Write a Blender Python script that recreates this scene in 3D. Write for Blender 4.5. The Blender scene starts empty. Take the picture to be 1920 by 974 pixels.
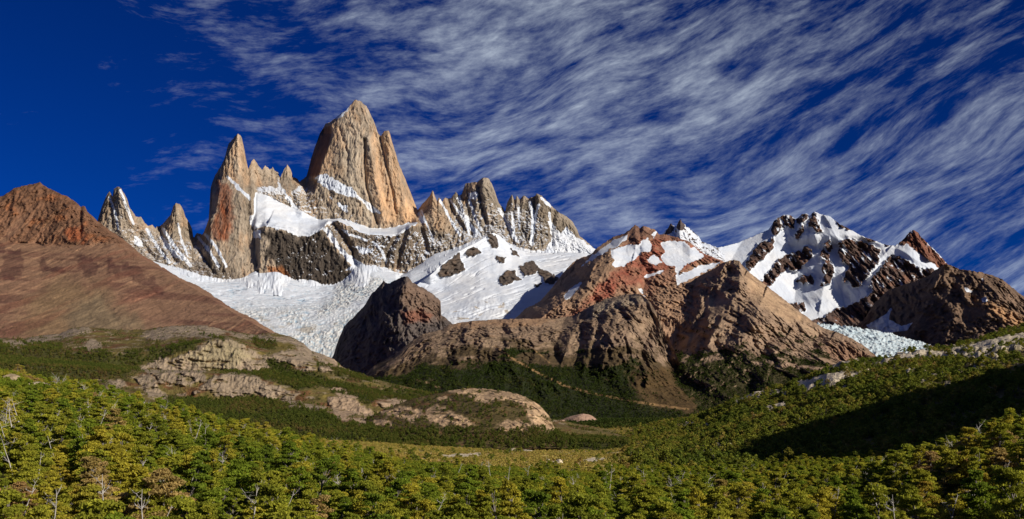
import bpy, math, random
import numpy as np
from mathutils import Vector, Matrix

# ------------------------------------------------------------------ camera, sky, sun
SC = bpy.context.scene
COL = SC.collection
F, CX, HY = 1800.0, 960.0, 800.0          # focal length in photo pixels, principal column, eye-level row

cam_d = bpy.data.cameras.new("camera")
cam_d.sensor_width = 36.0
cam_d.lens = 36.0 * F / 1920.0
cam_d.shift_y = (HY - 487.0) / 1920.0
cam_d.clip_start = 0.5
cam_d.clip_end = 60000.0
cam = bpy.data.objects.new("camera", cam_d)
cam.rotation_euler = (math.pi / 2, 0, 0)
COL.objects.link(cam)
SC.camera = cam

SUN_AZ, SUN_EL = 127.0, 23.0              # degrees clockwise from the view direction, above the horizon
a, e = math.radians(SUN_AZ), math.radians(SUN_EL)
TO_SUN = Vector((math.sin(a) * math.cos(e), math.cos(a) * math.cos(e), math.sin(e)))
sun_d = bpy.data.lights.new("sun", "SUN")
sun_d.energy = 5.0
sun_d.angle = math.radians(0.5)
sun_d.color = (1.0, 0.93, 0.82)
sun = bpy.data.objects.new("sun", sun_d)
sun.rotation_euler = TO_SUN.to_track_quat('Z', 'Y').to_euler()
COL.objects.link(sun)

SC.view_settings.view_transform = 'Standard'
SC.view_settings.look = 'None'
SC.view_settings.exposure = 0.0
SC.view_settings.gamma = 1.0
SC.view_settings.use_curve_mapping = False
SC.cycles.max_bounces = 4
SC.cycles.diffuse_bounces = 2
SC.cycles.glossy_bounces = 1
SC.cycles.transmission_bounces = 2
SC.cycles.transparent_max_bounces = 4


class NT:
    """small helper for node trees"""
    def __init__(self, tree):
        self.t = tree
        tree.nodes.clear()

    def n(self, typ, **kw):
        nd = self.t.nodes.new(typ)
        for k, v in kw.items():
            setattr(nd, k, v)
        return nd

    def put(self, sock, v):
        if isinstance(v, bpy.types.NodeSocket):
            self.t.links.new(v, sock)
        elif isinstance(v, (tuple, list)) and len(v) == 3 and sock.type == 'RGBA':
            sock.default_value = (*v, 1)
        else:
            sock.default_value = v

    def math(self, op, a, b=0.0, c=None, clamp=False):
        m = self.n('ShaderNodeMath', operation=op)
        m.use_clamp = clamp
        self.put(m.inputs[0], a)
        self.put(m.inputs[1], b)
        if c is not None:
            self.put(m.inputs[2], c)
        return m.outputs[0]

    def vmath(self, op, a, b):
        m = self.n('ShaderNodeVectorMath', operation=op)
        self.put(m.inputs[0], a)
        self.put(m.inputs[1], b)
        return m.outputs[0]

    def sstep(self, v, lo, hi, to0=0.0, to1=1.0, smooth=True):
        m = self.n('ShaderNodeMapRange', interpolation_type='SMOOTHSTEP' if smooth else 'LINEAR')
        self.put(m.inputs['Value'], v)
        self.put(m.inputs['From Min'], lo)
        self.put(m.inputs['From Max'], hi)
        self.put(m.inputs['To Min'], to0)
        self.put(m.inputs['To Max'], to1)
        return m.outputs['Result']

    def noise(self, vec, scale=1.0, detail=4.0, rough=0.55, lac=2.0, dist=0.0):
        m = self.n('ShaderNodeTexNoise')
        self.put(m.inputs['Vector'], vec)
        m.inputs['Scale'].default_value = scale
        m.inputs['Detail'].default_value = detail
        m.inputs['Roughness'].default_value = rough
        m.inputs['Lacunarity'].default_value = lac
        m.inputs['Distortion'].default_value = dist
        return m.outputs['Fac']

    def mix(self, fac, a, b, blend='MIX'):
        m = self.n('ShaderNodeMix', data_type='RGBA', blend_type=blend)
        self.put(m.inputs['Factor'], fac)
        self.put(m.inputs['A'], a) if False else self.put(m.inputs[6], a)
        self.put(m.inputs[7], b)
        return m.outputs[2]

    def comb(self, x, y, z):
        m = self.n('ShaderNodeCombineXYZ')
        for s, v in zip(m.inputs, (x, y, z)):
            self.put(s, v)
        return m.outputs[0]

    def sep(self, v):
        m = self.n('ShaderNodeSeparateXYZ')
        self.put(m.inputs[0], v)
        return m.outputs


world = bpy.data.worlds.new("World")
SC.world = world
world.use_nodes = True
W = NT(world.node_tree)
sky = W.n('ShaderNodeTexSky', sky_type='NISHITA')
sky.sun_disc = False
sky.sun_elevation = math.radians(SUN_EL)
sky.sun_rotation = math.radians(SUN_AZ)
sky.altitude = 2500.0
sky.air_density = 1.0
sky.dust_density = 0.15
sky.ozone_density = 4.0
# a polarising filter and the photo's grading: deep, saturated blue
SKY_TINT = (0.014, 0.175, 0.42)
skyc = W.mix(1.0, sky.outputs['Color'], SKY_TINT, 'MULTIPLY')
gam = W.n('ShaderNodeGamma')
W.put(gam.inputs[0], skyc)
gam.inputs[1].default_value = 1.25
# cirrus, in sky coordinates (azimuth from the view direction, elevation)
dirv = W.n('ShaderNodeTexCoord').outputs['Generated']
sx, sy, sz = W.sep(dirv)
az = W.math('ARCTAN2', sx, sy)
el = W.math('ARCSINE', sz)
bend = W.math('ADD', W.math('MULTIPLY', az, 0.20), W.math('MULTIPLY', W.math('MULTIPLY', az, az), 0.20))
vv = W.math('SUBTRACT', el, bend)
def swirl(fu, fv, seed, det=3.0, rough=0.55, v_=None):
    return W.noise(W.comb(W.math('MULTIPLY', az, fu), W.math('MULTIPLY', vv if v_ is None else v_, fv), seed), 1.0, det, rough)


vw = W.math('ADD', vv, W.math('MULTIPLY', W.math('SUBTRACT', swirl(3.5, 5.0, 3.1, 2.0), 0.5), 0.10))
big = swirl(3.6, 8.0, 1.7, 3.0, 0.5, vw)
mid_ = swirl(11.0, 34.0, 5.3, 9.0, 0.66, vw)
mid2 = swirl(24.0, 84.0, 2.9, 8.0, 0.66, vw)
fib = swirl(46.0, 230.0, 9.9, 6.0, 0.7, vw)
dens = W.math('ADD', W.math('ADD', W.math('MULTIPLY', big, 0.55), W.math('MULTIPLY', mid_, 1.15)),
              W.math('ADD', W.math('MULTIPLY', mid2, 0.80), W.math('MULTIPLY', fib, 0.36)))
# the left of the sky is clear
edge = W.math('ADD', az, W.math('MULTIPLY', el, 0.30))
cover = W.sstep(edge, -0.52, 0.12)
thin = W.sstep(az, 0.26, 0.56, 0.0, 0.03)
low = W.math('MULTIPLY', W.sstep(el, 0.12, 0.24, 0.08, 0.0), W.sstep(az, 0.0, 0.25, 1.0, 0.0))
cl = W.sstep(W.math('SUBTRACT', W.math('SUBTRACT', W.math('ADD', dens, W.math('MULTIPLY', cover, 0.46)), thin), low), 1.67, 2.66, smooth=False)
cl = W.math('POWER', cl, 1.6)
CLOUD = (0.96, 1.08, 1.18)
bg = W.n('ShaderNodeBackground')
SKY_STRENGTH = 0.09
cloudc = W.mix(1.0, (CLOUD[0] / SKY_STRENGTH, CLOUD[1] / SKY_STRENGTH, CLOUD[2] / SKY_STRENGTH), (0.9, 0.9, 0.9), 'MULTIPLY')
W.put(bg.inputs['Color'], W.mix(cl, gam.outputs[0], cloudc))
bg.inputs['Strength'].default_value = SKY_STRENGTH
W.t.links.new(bg.outputs[0], W.n('ShaderNodeOutputWorld').inputs[0])
world.cycles.sampling_method = 'MANUAL'
world.cycles.sample_map_resolution = 512

# ------------------------------------------------------------------ numpy noise
RNG = np.random.default_rng(7)
_PERM = RNG.permutation(4096).astype(np.int64)
_G = RNG.normal(size=(4096, 3))
_G /= np.linalg.norm(_G, axis=1, keepdims=True)
_G = (_G * 1.6).astype(np.float32)


def perlin(x, y, z):
    x, y, z = np.broadcast_arrays(x, y, z)
    xi, yi, zi = np.floor(x), np.floor(y), np.floor(z)
    xf, yf, zf = (x - xi).astype(np.float32), (y - yi).astype(np.float32), (z - zi).astype(np.float32)
    xi, yi, zi = xi.astype(np.int64), yi.astype(np.int64), zi.astype(np.int64)
    u, v, w = (t * t * t * (t * (t * 6 - 15) + 10) for t in (xf, yf, zf))
    out = 0
    for dx in (0, 1):
        hx = _PERM[(xi + dx) & 4095]
        for dy in (0, 1):
            hy = _PERM[(hx + yi + dy) & 4095]
            for dz in (0, 1):
                g = _G[_PERM[(hy + zi + dz) & 4095]]
                d = g[..., 0] * (xf - dx) + g[..., 1] * (yf - dy) + g[..., 2] * (zf - dz)
                out = out + d * (u if dx else 1 - u) * (v if dy else 1 - v) * (w if dz else 1 - w)
    return out


def fbm(x, y, z, octaves=4, gain=0.5, lac=2.03):
    a, s, o = 1.0, 0.0, 0
    for k in range(octaves):
        o = o + a * perlin(x + 17.3 * k, y + 5.1 * k, z + 9.7 * k)
        s += a
        a *= gain
        x, y, z = x * lac, y * lac, z * lac
    return o / s


def ridged(x, y, z, octaves=4, gain=0.5, lac=2.03):
    """0..1, sharp crests at 1"""
    a, s, o = 1.0, 0.0, 0
    for k in range(octaves):
        o = o + a * (1 - np.minimum(1, np.abs(perlin(x + 31.7 * k, y + 8.3 * k, z + 3.9 * k)) * 1.7))
        s += a
        a *= gain
        x, y, z = x * lac, y * lac, z * lac
    return o / s


def sm(x, lo, hi):
    t = np.clip((x - lo) / (hi - lo), 0, 1)
    return t * t * (3 - 2 * t)


def lerp(a, b, t):
    return a + (b - a) * t


def poly_sd(px, py, pts):
    """signed distance (inside positive) to a polygon"""
    pts = np.asarray(pts, float)
    d = np.full(px.shape, 1e9)
    inside = np.zeros(px.shape, bool)
    for (x0, y0), (x1, y1) in zip(pts, np.roll(pts, -1, 0)):
        ex, ey = x1 - x0, y1 - y0
        t = np.clip(((px - x0) * ex + (py - y0) * ey) / max(ex * ex + ey * ey, 1e-9), 0, 1)
        d = np.minimum(d, np.hypot(px - x0 - t * ex, py - y0 - t * ey))
        c = ((y0 > py) != (y1 > py))
        if y1 != y0:
            inside ^= c & (px < ex * (py - y0) / (y1 - y0) + x0)
    return np.where(inside, d, -d)


def line_d(px, py, pts):
    """distance to a polyline, and the signed side (negative = left of a line drawn downward)"""
    d = np.full(px.shape, 1e9)
    side = np.zeros(px.shape)
    for (x0, y0), (x1, y1) in zip(pts[:-1], pts[1:]):
        ex, ey = x1 - x0, y1 - y0
        t = np.clip(((px - x0) * ex + (py - y0) * ey) / max(ex * ex + ey * ey, 1e-9), 0, 1)
        dd = np.hypot(px - x0 - t * ex, py - y0 - t * ey)
        near = dd < d
        d = np.where(near, dd, d)
        side = np.where(near, np.sign((px - x0) * ey - (py - y0) * ex), side)
    return d, side


def srgb(r, g, b):
    def f(c):
        c /= 255.0
        return c / 12.92 if c <= 0.04045 else ((c + 0.055) / 1.055) ** 2.4
    return np.array([f(r), f(g), f(b)])


def interp(pts, x):
    p = np.asarray(pts, float)
    return np.interp(x, p[:, 0], p[:, 1])


# ------------------------------------------------------------------ objects
def tag(o, label=None, cat=None, group=None, kind=None):
    for k, v in (('label', label), ('category', cat), ('group', group), ('kind', kind)):
        if v:
            o[k] = v
    return o


def link(name, me, parent=None):
    o = bpy.data.objects.new(name, me)
    COL.objects.link(o)
    if parent:
        o.parent = parent
    return o


def mesh_np(name, V, Fc, mats, smooth=False, attrs=None):
    """V (n,3); Fc (m,k) faces of one size"""
    me = bpy.data.meshes.new(name)
    V = np.asarray(V, np.float32)
    Fc = np.asarray(Fc, np.int32)
    me.vertices.add(len(V))
    me.vertices.foreach_set('co', V.ravel())
    k = Fc.shape[1]
    me.loops.add(Fc.size)
    me.loops.foreach_set('vertex_index', Fc.ravel())
    me.polygons.add(len(Fc))
    me.polygons.foreach_set('loop_start', np.arange(0, Fc.size, k, dtype=np.int32))
    me.polygons.foreach_set('loop_total', np.full(len(Fc), k, np.int32))
    if smooth:
        me.polygons.foreach_set('use_smooth', np.ones(len(Fc), bool))
    for m in mats:
        me.materials.append(m)
    for an, av in (attrs or {}).items():
        av = np.asarray(av, np.float32)
        if av.ndim == 2:
            at = me.attributes.new(an, 'FLOAT_COLOR', 'POINT')
            at.data.foreach_set('color', np.concatenate([av, np.ones((len(av), 1), np.float32)], 1).ravel())
        else:
            at = me.attributes.new(an, 'FLOAT', 'POINT')
            at.data.foreach_set('value', av.ravel())
    me.update()
    me.validate()
    return me


def grid_faces(nr, nc):
    i = np.arange(nr * nc).reshape(nr, nc)
    return np.stack([i[:-1, :-1], i[:-1, 1:], i[1:, 1:], i[1:, :-1]], -1).reshape(-1, 4)


class Layer:
    """a mountain or slope: control curves from its foot (near) to its crest (far), then its hidden back.
    curves: (py-polyline or array, Y-polyline / number / array, rows to the next curve, profile power)"""
    def __init__(self, px0, px1, step, curves, crest_noise=0.0, crest_scale=6.0, back=400.0, seed=0):
        px = np.arange(px0, px1 + 0.1, step)
        self.px1d = px
        P, D = [], []
        for c in curves:
            P.append(interp(c[0], px) if isinstance(c[0], list) else np.broadcast_to(np.asarray(c[0], float), px.shape).copy())
            D.append(interp(c[1], px) if isinstance(c[1], list) else np.broadcast_to(np.asarray(c[1], float), px.shape).copy())
        if crest_noise:
            # a smoothed line a little below the crest keeps the crest's teeth out of the slope
            w = max(3, int(7 / step)) | 1
            smooth_ = np.convolve(np.pad(P[-1], w // 2, 'edge'), np.ones(w) / w, 'valid') + 4.5
            ps = np.maximum(smooth_, P[-1] + 2.0)
            tt = np.clip((P[-2] - ps) / np.maximum(P[-2] - P[-1], 0.5), 0.3, 0.97)
            D.insert(len(D) - 1, lerp(D[-2], D[-1], tt))
            P.insert(len(P) - 1, ps)
            curves = list(curves[:-2]) + [curves[-2], (None, None, 7, 1.0)] + [curves[-1]]
            jag = ridged(px / crest_scale, seed * 7.7, 0.5, 3, 0.6) - 0.55
            P[-1] = P[-1] - crest_noise * 2 * jag
        for k in range(len(P) - 2, -1, -1):
            P[k] = np.maximum(P[k], P[k + 1] + 0.7)
        Z = [(HY - p) / F * d for p, d in zip(P, D)]
        Zr, Yr, PYr = [], [], []
        for k in range(len(P) - 1):
            n, g = curves[k][2], curves[k][3]
            for t in np.arange(n) / n:
                Zr.append(lerp(Z[k], Z[k + 1], t))
                Yr.append(lerp(D[k], D[k + 1], t ** g))
        Zr.append(Z[-1]); Yr.append(D[-1])
        self.nfront = len(Zr)
        zb = np.minimum(Z[0], Z[-1]) - 40
        for t in (0.03, 0.1, 0.25, 0.5, 0.75, 1.0):
            Zr.append(lerp(Z[-1], zb, t ** 0.8))
            Yr.append(D[-1] + back * t)
        self.Z, self.Y = np.array(Zr), np.array(Yr)
        self.PX = np.broadcast_to(px, self.Z.shape)
        self.X = (self.PX - CX) / F * self.Y
        self.PY = HY - self.Z / self.Y * F
        fr = np.zeros(len(Zr)); fr[:self.nfront] = 1
        self.front = np.broadcast_to(fr[:, None], self.Z.shape)
        self.X0, self.Y0, self.Z0 = self.X.copy(), self.Y.copy(), self.Z.copy()
        self.crestPY = P[-1]
        self.down = self.PY - P[-1][None, :]          # pixels below the crest

    def push(self, r, rz=None):
        """bring the surface r metres nearer along the sight line, so that the outline stays where it is"""
        f = 1.0 - r / self.Y
        self.X, self.Y, self.Z = self.X * f, self.Y * f, self.Z * f
        if rz is not None:
            self.Z = self.Z + rz

    def fade(self, pts, f=36.0):
        ys = [p[1] for p in pts]
        return sm(self.PY, max(ys) + f, max(ys)) * sm(self.PY, min(ys) - f, min(ys) - 2)

    def arete(self, pts, w, amp, rec=6.0):
        """left of the line the face falls back by amp metres over w pixels, then comes slowly forward again"""
        d, s = line_d(self.PX, self.PY, pts)
        d = np.where(s < 0, d, 0)
        self.push(-amp * np.clip(d / w, 0, 1) * np.clip(1 - (d - w) / (rec * w), 0, 1) * self.fade(pts))

    def ridge(self, pts, w, amp, p=1.0):
        d, s = line_d(self.PX, self.PY, pts)
        self.push(amp * np.clip(1 - d / w, 0, 1) ** p)

    def normals(self):
        V = np.stack([self.X, self.Y, self.Z], -1)
        du = np.gradient(V, axis=1)
        dv = np.gradient(V, axis=0)
        n = np.cross(du, dv)
        n /= np.linalg.norm(n, axis=-1, keepdims=True) + 1e-9
        return n

    def poly(self, pts, soft=4.0, nz=0.0, ns=14.0, seed=0.0):
        sd = poly_sd(self.PX, self.PY, pts)
        if nz:
            sd = sd + nz * fbm(self.PX / ns, self.PY / ns, seed + 0.3, 3) * 1.6
        return sm(sd, -soft, soft)

    def build(self, name, mat, tint, snow=None, kind='structure', label=None, cat=None, splits=None, smooth=True):
        nr, nc = self.Z.shape
        V = np.stack([self.X, self.Y, self.Z], -1)
        tint = np.clip(tint, 0.003, 0.95)
        if snow is None:
            snow = np.zeros(self.Z.shape)
        out = []
        for nm, lab, lo, hi in (splits or [(name, label, -1e9, 1e9)]):
            c = np.where((self.px1d >= lo) & (self.px1d <= hi))[0]
            c0, c1 = c[0], min(c[-1] + 2, nc)
            sub = slice(c0, c1)
            me = mesh_np(nm, V[:, sub].reshape(-1, 3), grid_faces(nr, c1 - c0), [mat], smooth,
                         {'tint': tint[:, sub].reshape(-1, 3), 'snow': snow[:, sub].ravel()})
            o = link(nm, me)
            tag(o, lab, cat, None, kind)
            out.append(o)
        return out


# ------------------------------------------------------------------ materials
def rock_material(name, scale=1.0, vert=1.0, bump=0.6, contrast=0.5, rough=0.9, ice=False, snow_break=0.35):
    """scale: metres of the finest grain; vert: how much the grain is drawn out vertically"""
    m = bpy.data.materials.new(name)
    m.use_nodes = True
    t = NT(m.node_tree)
    pos = t.n('ShaderNodeNewGeometry').outputs['Position']
    p = t.vmath('MULTIPLY', pos, (1.0 / scale, 1.0 / scale, 1.0 / (scale * vert)))
    tint = t.n('ShaderNodeAttribute', attribute_name='tint').outputs['Color']
    snow = t.n('ShaderNodeAttribute', attribute_name='snow').outputs['Fac']
    n1 = t.noise(p, 0.12, 5.0, 0.62, 2.0, 0.4)
    n2 = t.noise(p, 0.5, 4.0, 0.6)
    n3 = t.noise(p, 0.028, 3.0, 0.6)
    v = t.math('ADD', t.math('MULTIPLY', t.math('SUBTRACT', n1, 0.5), 2.6 * contrast),
               t.math('ADD', t.math('MULTIPLY', t.math('SUBTRACT', n2, 0.5), 1.8 * contrast),
                      t.math('MULTIPLY', t.math('SUBTRACT', n3, 0.5), 1.6 * contrast)))
    fac = t.math('MAXIMUM', t.math('ADD', v, 1.0), 0.25)
    g = t.n('ShaderNodeCombineColor')
    for s in g.inputs:
        t.put(s, fac)
    col = t.mix(1.0, tint, g.outputs[0], 'MULTIPLY')
    sf = t.sstep(t.math('ADD', snow, t.math('MULTIPLY', t.math('SUBTRACT', t.math('ADD', t.math('MULTIPLY', n1, 0.6), t.math('MULTIPLY', n2, 0.4)), 0.5), snow_break * 2)), 0.42, 0.58)
    sn = t.noise(p, 0.05, 4.0, 0.6)
    snowc = t.mix(t.sstep(sn, 0.35, 0.7), (0.60, 0.64, 0.70), (0.71, 0.72, 0.73))
    if ice:
        cr = t.noise(p, 0.22, 3.0, 0.7)
        snowc = t.mix(t.sstep(cr, 0.58, 0.74), tint, (0.45, 0.58, 0.66))
        snowc = t.mix(t.sstep(t.noise(p, 0.6, 3.0, 0.6), 0.6, 0.75, 0.0, 0.45), snowc, (0.40, 0.42, 0.42))
    col = t.mix(sf, col, snowc)
    bsdf = t.n('ShaderNodeBsdfPrincipled')
    t.put(bsdf.inputs['Base Color'], col)
    bsdf.inputs['Roughness'].default_value = rough
    bsdf.inputs['Specular IOR Level'].default_value = 0.15
    b = t.n('ShaderNodeBump')
    t.put(b.inputs['Strength'], t.math('MULTIPLY', t.math('SUBTRACT', 1.0, t.math('MULTIPLY', sf, 0.75)), bump))
    b.inputs['Distance'].default_value = scale * 3.0
    t.put(b.inputs['Height'], t.math('ADD', n1, t.math('MULTIPLY', n2, 0.45)))
    t.put(bsdf.inputs['Normal'], b.outputs[0])
    t.t.links.new(bsdf.outputs[0], t.n('ShaderNodeOutputMaterial').inputs[0])
    return m


def C(*rgb):
    return srgb(*rgb)


def paint(base, mask, col):
    return base + (np.asarray(col) - base) * mask[..., None]



def crag(x, y, z, lam, seed=0.0, zs=1.5, octv=5, gain=0.62, yd=2.0):
    """-0.5..0.5: broken rock, creases running every way but mostly downhill"""
    w1 = fbm(x / (2.2 * lam) + seed, y / (2.2 * lam), z / (2.6 * lam), 3)
    w2 = fbm(x / (2.2 * lam), y / (2.2 * lam) + seed + 5.5, z / (2.6 * lam) + 3.3, 3)
    return ridged((x + 1.1 * lam * w1) / lam + seed, y / (yd * lam), (z + 1.3 * lam * w2) / (zs * lam), octv, gain) - 0.5

# ------------------------------------------------------------------ mountains and slopes, far to near
M_GRANITE = rock_material("granite_mat", 9.0, 3.0, 0.9, 0.5)
M_FARROCK = rock_material("dark_rock_mat", 10.0, 1.3, 0.9, 0.5)
M_BROWN = rock_material("brown_rock_mat", 6.0, 1.2, 0.8, 0.42)
M_SCREE = rock_material("scree_mat", 5.0, 1.0, 0.5, 0.3)
M_BENCH = rock_material("bench_mat", 2.6, 1.6, 0.9, 0.5)
M_ICE = rock_material("ice_mat", 7.0, 1.0, 0.9, 0.25, 0.6, ice=True, snow_break=0.1)
M_SNOW = rock_material("snow_mat", 9.0, 1.0, 0.25, 0.3, 0.7, snow_break=0.3)

WHITE = np.array([0.86, 0.88, 0.91])

# --- the white mountain on the right, behind everything
D_CREST = [(1290, 475), (1316, 466), (1340, 465), (1354, 463.4), (1383, 456), (1412, 443.7), (1440.6, 431), (1444, 427.5),
           (1451, 415), (1458, 409), (1469, 404), (1480, 403), (1487, 407.7), (1493, 411), (1498, 407.7), (1503.5, 400.5), (1508, 402),
           (1512.5, 401), (1518, 405), (1527, 397), (1536, 401.6), (1555.6, 406), (1573.6, 420), (1591.5, 429), (1609.5, 440),
           (1638, 451), (1663, 460), (1678, 461.6), (1690, 452.6), (1697, 446), (1703, 438), (1707, 434), (1713.7, 432), (1721, 436.5), (1728, 445.5),
           (1742.5, 460), (1757, 474), (1767.6, 485), (1776.6, 496), (1800, 520), (1830, 545)]
L = Layer(1290, 1830, 1.4, [
    ([(1290, 640), (1830, 680)], 7900, 60, 1.0),
    ([(1290, 560), (1400, 570), (1500, 590), (1600, 600), (1830, 600)], 8150, 110, 0.9),
    ([(1290, 500), (1340, 495), (1440, 500), (1540, 500), (1640, 520), (1830, 560)], 8450, 90, 1.0),
    (D_CREST, [(1290, 8600), (1440, 8900), (1527, 9000), (1640, 8800), (1714, 8700), (1830, 8700)], 1, 1)],
    crest_noise=1.1, crest_scale=5, back=600, seed=1)
x, y, z = L.X0, L.Y0, L.Z0
up = sm(L.down, 0, 30)
L.arete([(1527, 397), (1520, 420), (1530, 450), (1540, 480), (1548, 520), (1540, 560)], 50, 260)
L.arete([(1451, 413), (1440, 450), (1410, 500), (1395, 540)], 40, 180)
L.arete([(1560, 430), (1575, 455), (1580, 500), (1590, 540)], 25, 90)
L.arete([(1660, 475), (1640, 500), (1625, 545), (1628, 580)], 45, 240)
L.ridge([(1575, 420), (1640, 455), (1690, 470), (1745, 505)], 22, 60)
rockz = ridged((x + 0.4 * z) / 150, y / 400, z / 520, 5, 0.58) - 0.5
rockn = L.poly([(1470, 470), (1500, 462), (1525, 480), (1530, 500), (1505, 500), (1495, 512), (1470, 503), (1440, 520), (1440, 545), (1405, 545), (1390, 520), (1410, 500), (1440, 480)], 5, 5)
rocks = [
    [(1443, 430), (1452, 413), (1470, 403), (1482, 403), (1490, 412), (1490, 430), (1474, 425), (1466, 432), (1468, 415), (1461, 410), (1466, 425), (1462, 437), (1452, 440)],
    [(1494, 408), (1504, 400), (1515, 402), (1516, 408), (1505, 420), (1508, 432), (1495, 452), (1490, 440), (1502, 426), (1494, 420)],
    [(1524, 400), (1529, 397), (1537, 425), (1540, 435), (1530, 438), (1524, 425), (1516, 425), (1518, 412)],
    [(1410, 475), (1420, 458), (1440, 452), (1452, 446), (1450, 465), (1428, 488), (1405, 508), (1398, 498), (1402, 490)],
    [(1500, 470), (1515, 460), (1524, 470), (1520, 490), (1505, 497), (1494, 510), (1478, 505), (1466, 512), (1456, 520), (1450, 532), (1438, 540), (1425, 530), (1440, 510), (1460, 488), (1480, 476)],
    [(1545, 455), (1556, 450), (1560, 465), (1554, 480), (1561, 500), (1563, 510), (1556, 532), (1540, 537), (1538, 528), (1546, 515), (1540, 500), (1546, 490), (1538, 480)],
    [(1492, 527), (1505, 517), (1520, 515), (1528, 524), (1524, 533), (1508, 532), (1496, 530)],
    [(1572, 455), (1590, 448), (1625, 455), (1650, 468), (1645, 480), (1652, 490), (1640, 500), (1625, 522), (1608, 538), (1598, 537), (1590, 527), (1582, 530), (1583, 515), (1592, 500), (1578, 490), (1572, 475)],
    [(1668, 480), (1690, 482), (1720, 500), (1750, 505), (1760, 520), (1700, 560), (1640, 548), (1628, 535), (1640, 515), (1655, 500)],
    [(1560, 410), (1575, 418), (1600, 432), (1590, 432), (1570, 422)],
    [(1612, 442), (1640, 452), (1630, 453)], [(1648, 455), (1672, 462), (1668, 464)],
    [(1680, 461), (1690, 450), (1703, 436), (1714, 430), (1724, 438), (1745, 462), (1780, 500), (1778, 510), (1765, 503), (1740, 487), (1720, 470), (1708, 465), (1706, 450), (1702, 452), (1696, 462)],
    [(1485, 570), (1507, 567), (1510, 580), (1500, 590), (1520, 600), (1545, 595), (1570, 578), (1580, 577), (1600, 570), (1620, 560), (1640, 545), (1760, 540), (1760, 680), (1480, 680), (1470, 590)],
]
rm = np.zeros(L.Z.shape)
for k, pl in enumerate(rocks):
    rm = np.maximum(rm, L.poly(pl, 2.2, 3.6, 7.0, k))
L.push((rockz * 190) * (0.10 + 0.90 * rm) * (0.25 + 0.75 * up) + 26 * rm * up + 20 * fbm(x / 300, y / 300, z / 300, 3))
L.push((60 * crag(x, y, z, 50, 1.0, 2.2) + 12 * fbm(x / 18, y / 30, z / 24, 4)) * rm)
n = L.normals()
base = C(92, 74, 66)[None, None] * (1 + 0.35 * fbm(x / 120, y / 120, z / 60, 4))[..., None]
red = 0.8 * L.poly([(1690, 455), (1715, 430), (1780, 500), (1770, 510), (1735, 487), (1715, 470)], 4, 3)
base = paint(base, red, C(126, 82, 64))
base = paint(base, 0.6 * sm(fbm(x / 90, y / 90, z / 90, 3), 0.05, 0.4) * rm, C(135, 95, 74))
ledge = sm(fbm((x + 0.3 * z) / 40, y / 100, z / 120, 5, 0.65), 0.08, 0.3)
snow = np.maximum(1 - rm, ledge * (0.5 + 0.5 * sm(580 - L.PY, 0, 80)))
# red-brown outer rock, no snow on it
snow = snow * (1 - 0.75 * red)
L.build('snow_mountain', M_FARROCK, base, snow, label='white glaciated mountain with dark rock ribs behind the brown ridge', cat='mountain')

# --- a small white peak with a dark spike, behind the red mountain
L = Layer(1225, 1360, 1.3, [
    ([(1225, 500), (1360, 500)], 6300, 50, 1.0),
    ([(1225, 470), (1240, 442), (1252, 429), (1258, 419), (1262, 424), (1268, 425), (1272, 415), (1276, 411), (1279, 417), (1283, 421), (1297, 433), (1309.6, 443.7), (1316, 454),
      (1330, 458), (1346.6, 466), (1360, 480)], 6700, 1, 1)], crest_noise=1.6, crest_scale=3.5, back=250, seed=2)
x, y, z = L.X0, L.Y0, L.Z0
L.arete([(1276, 411), (1275, 440), (1285, 470)], 20, 80)
L.push(45 * (ridged(x / 60, y / 100, z / 120, 4) - 0.5) * sm(L.down, -2, 14))
n = L.normals()
base = C(88, 76, 72)[None, None] * (1 + 0.3 * fbm(x / 40, y / 40, z / 40, 3))[..., None]
rm = np.maximum(L.poly([(1268, 428), (1276, 409), (1286, 425), (1280, 432), (1272, 432)], 2, 1.5), L.poly([(1250, 432), (1258, 417), (1264, 428), (1256, 438), (1246, 442)], 2, 1.5))
rm = np.maximum(rm, sm(ridged(x / 30, y / 50, z / 80, 3), 0.62, 0.85) * 0.85)
L.build('white_peak', M_FARROCK, base, 1 - rm, label='small snow dusted peak topped by a dark rock spike', cat='mountain')

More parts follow.
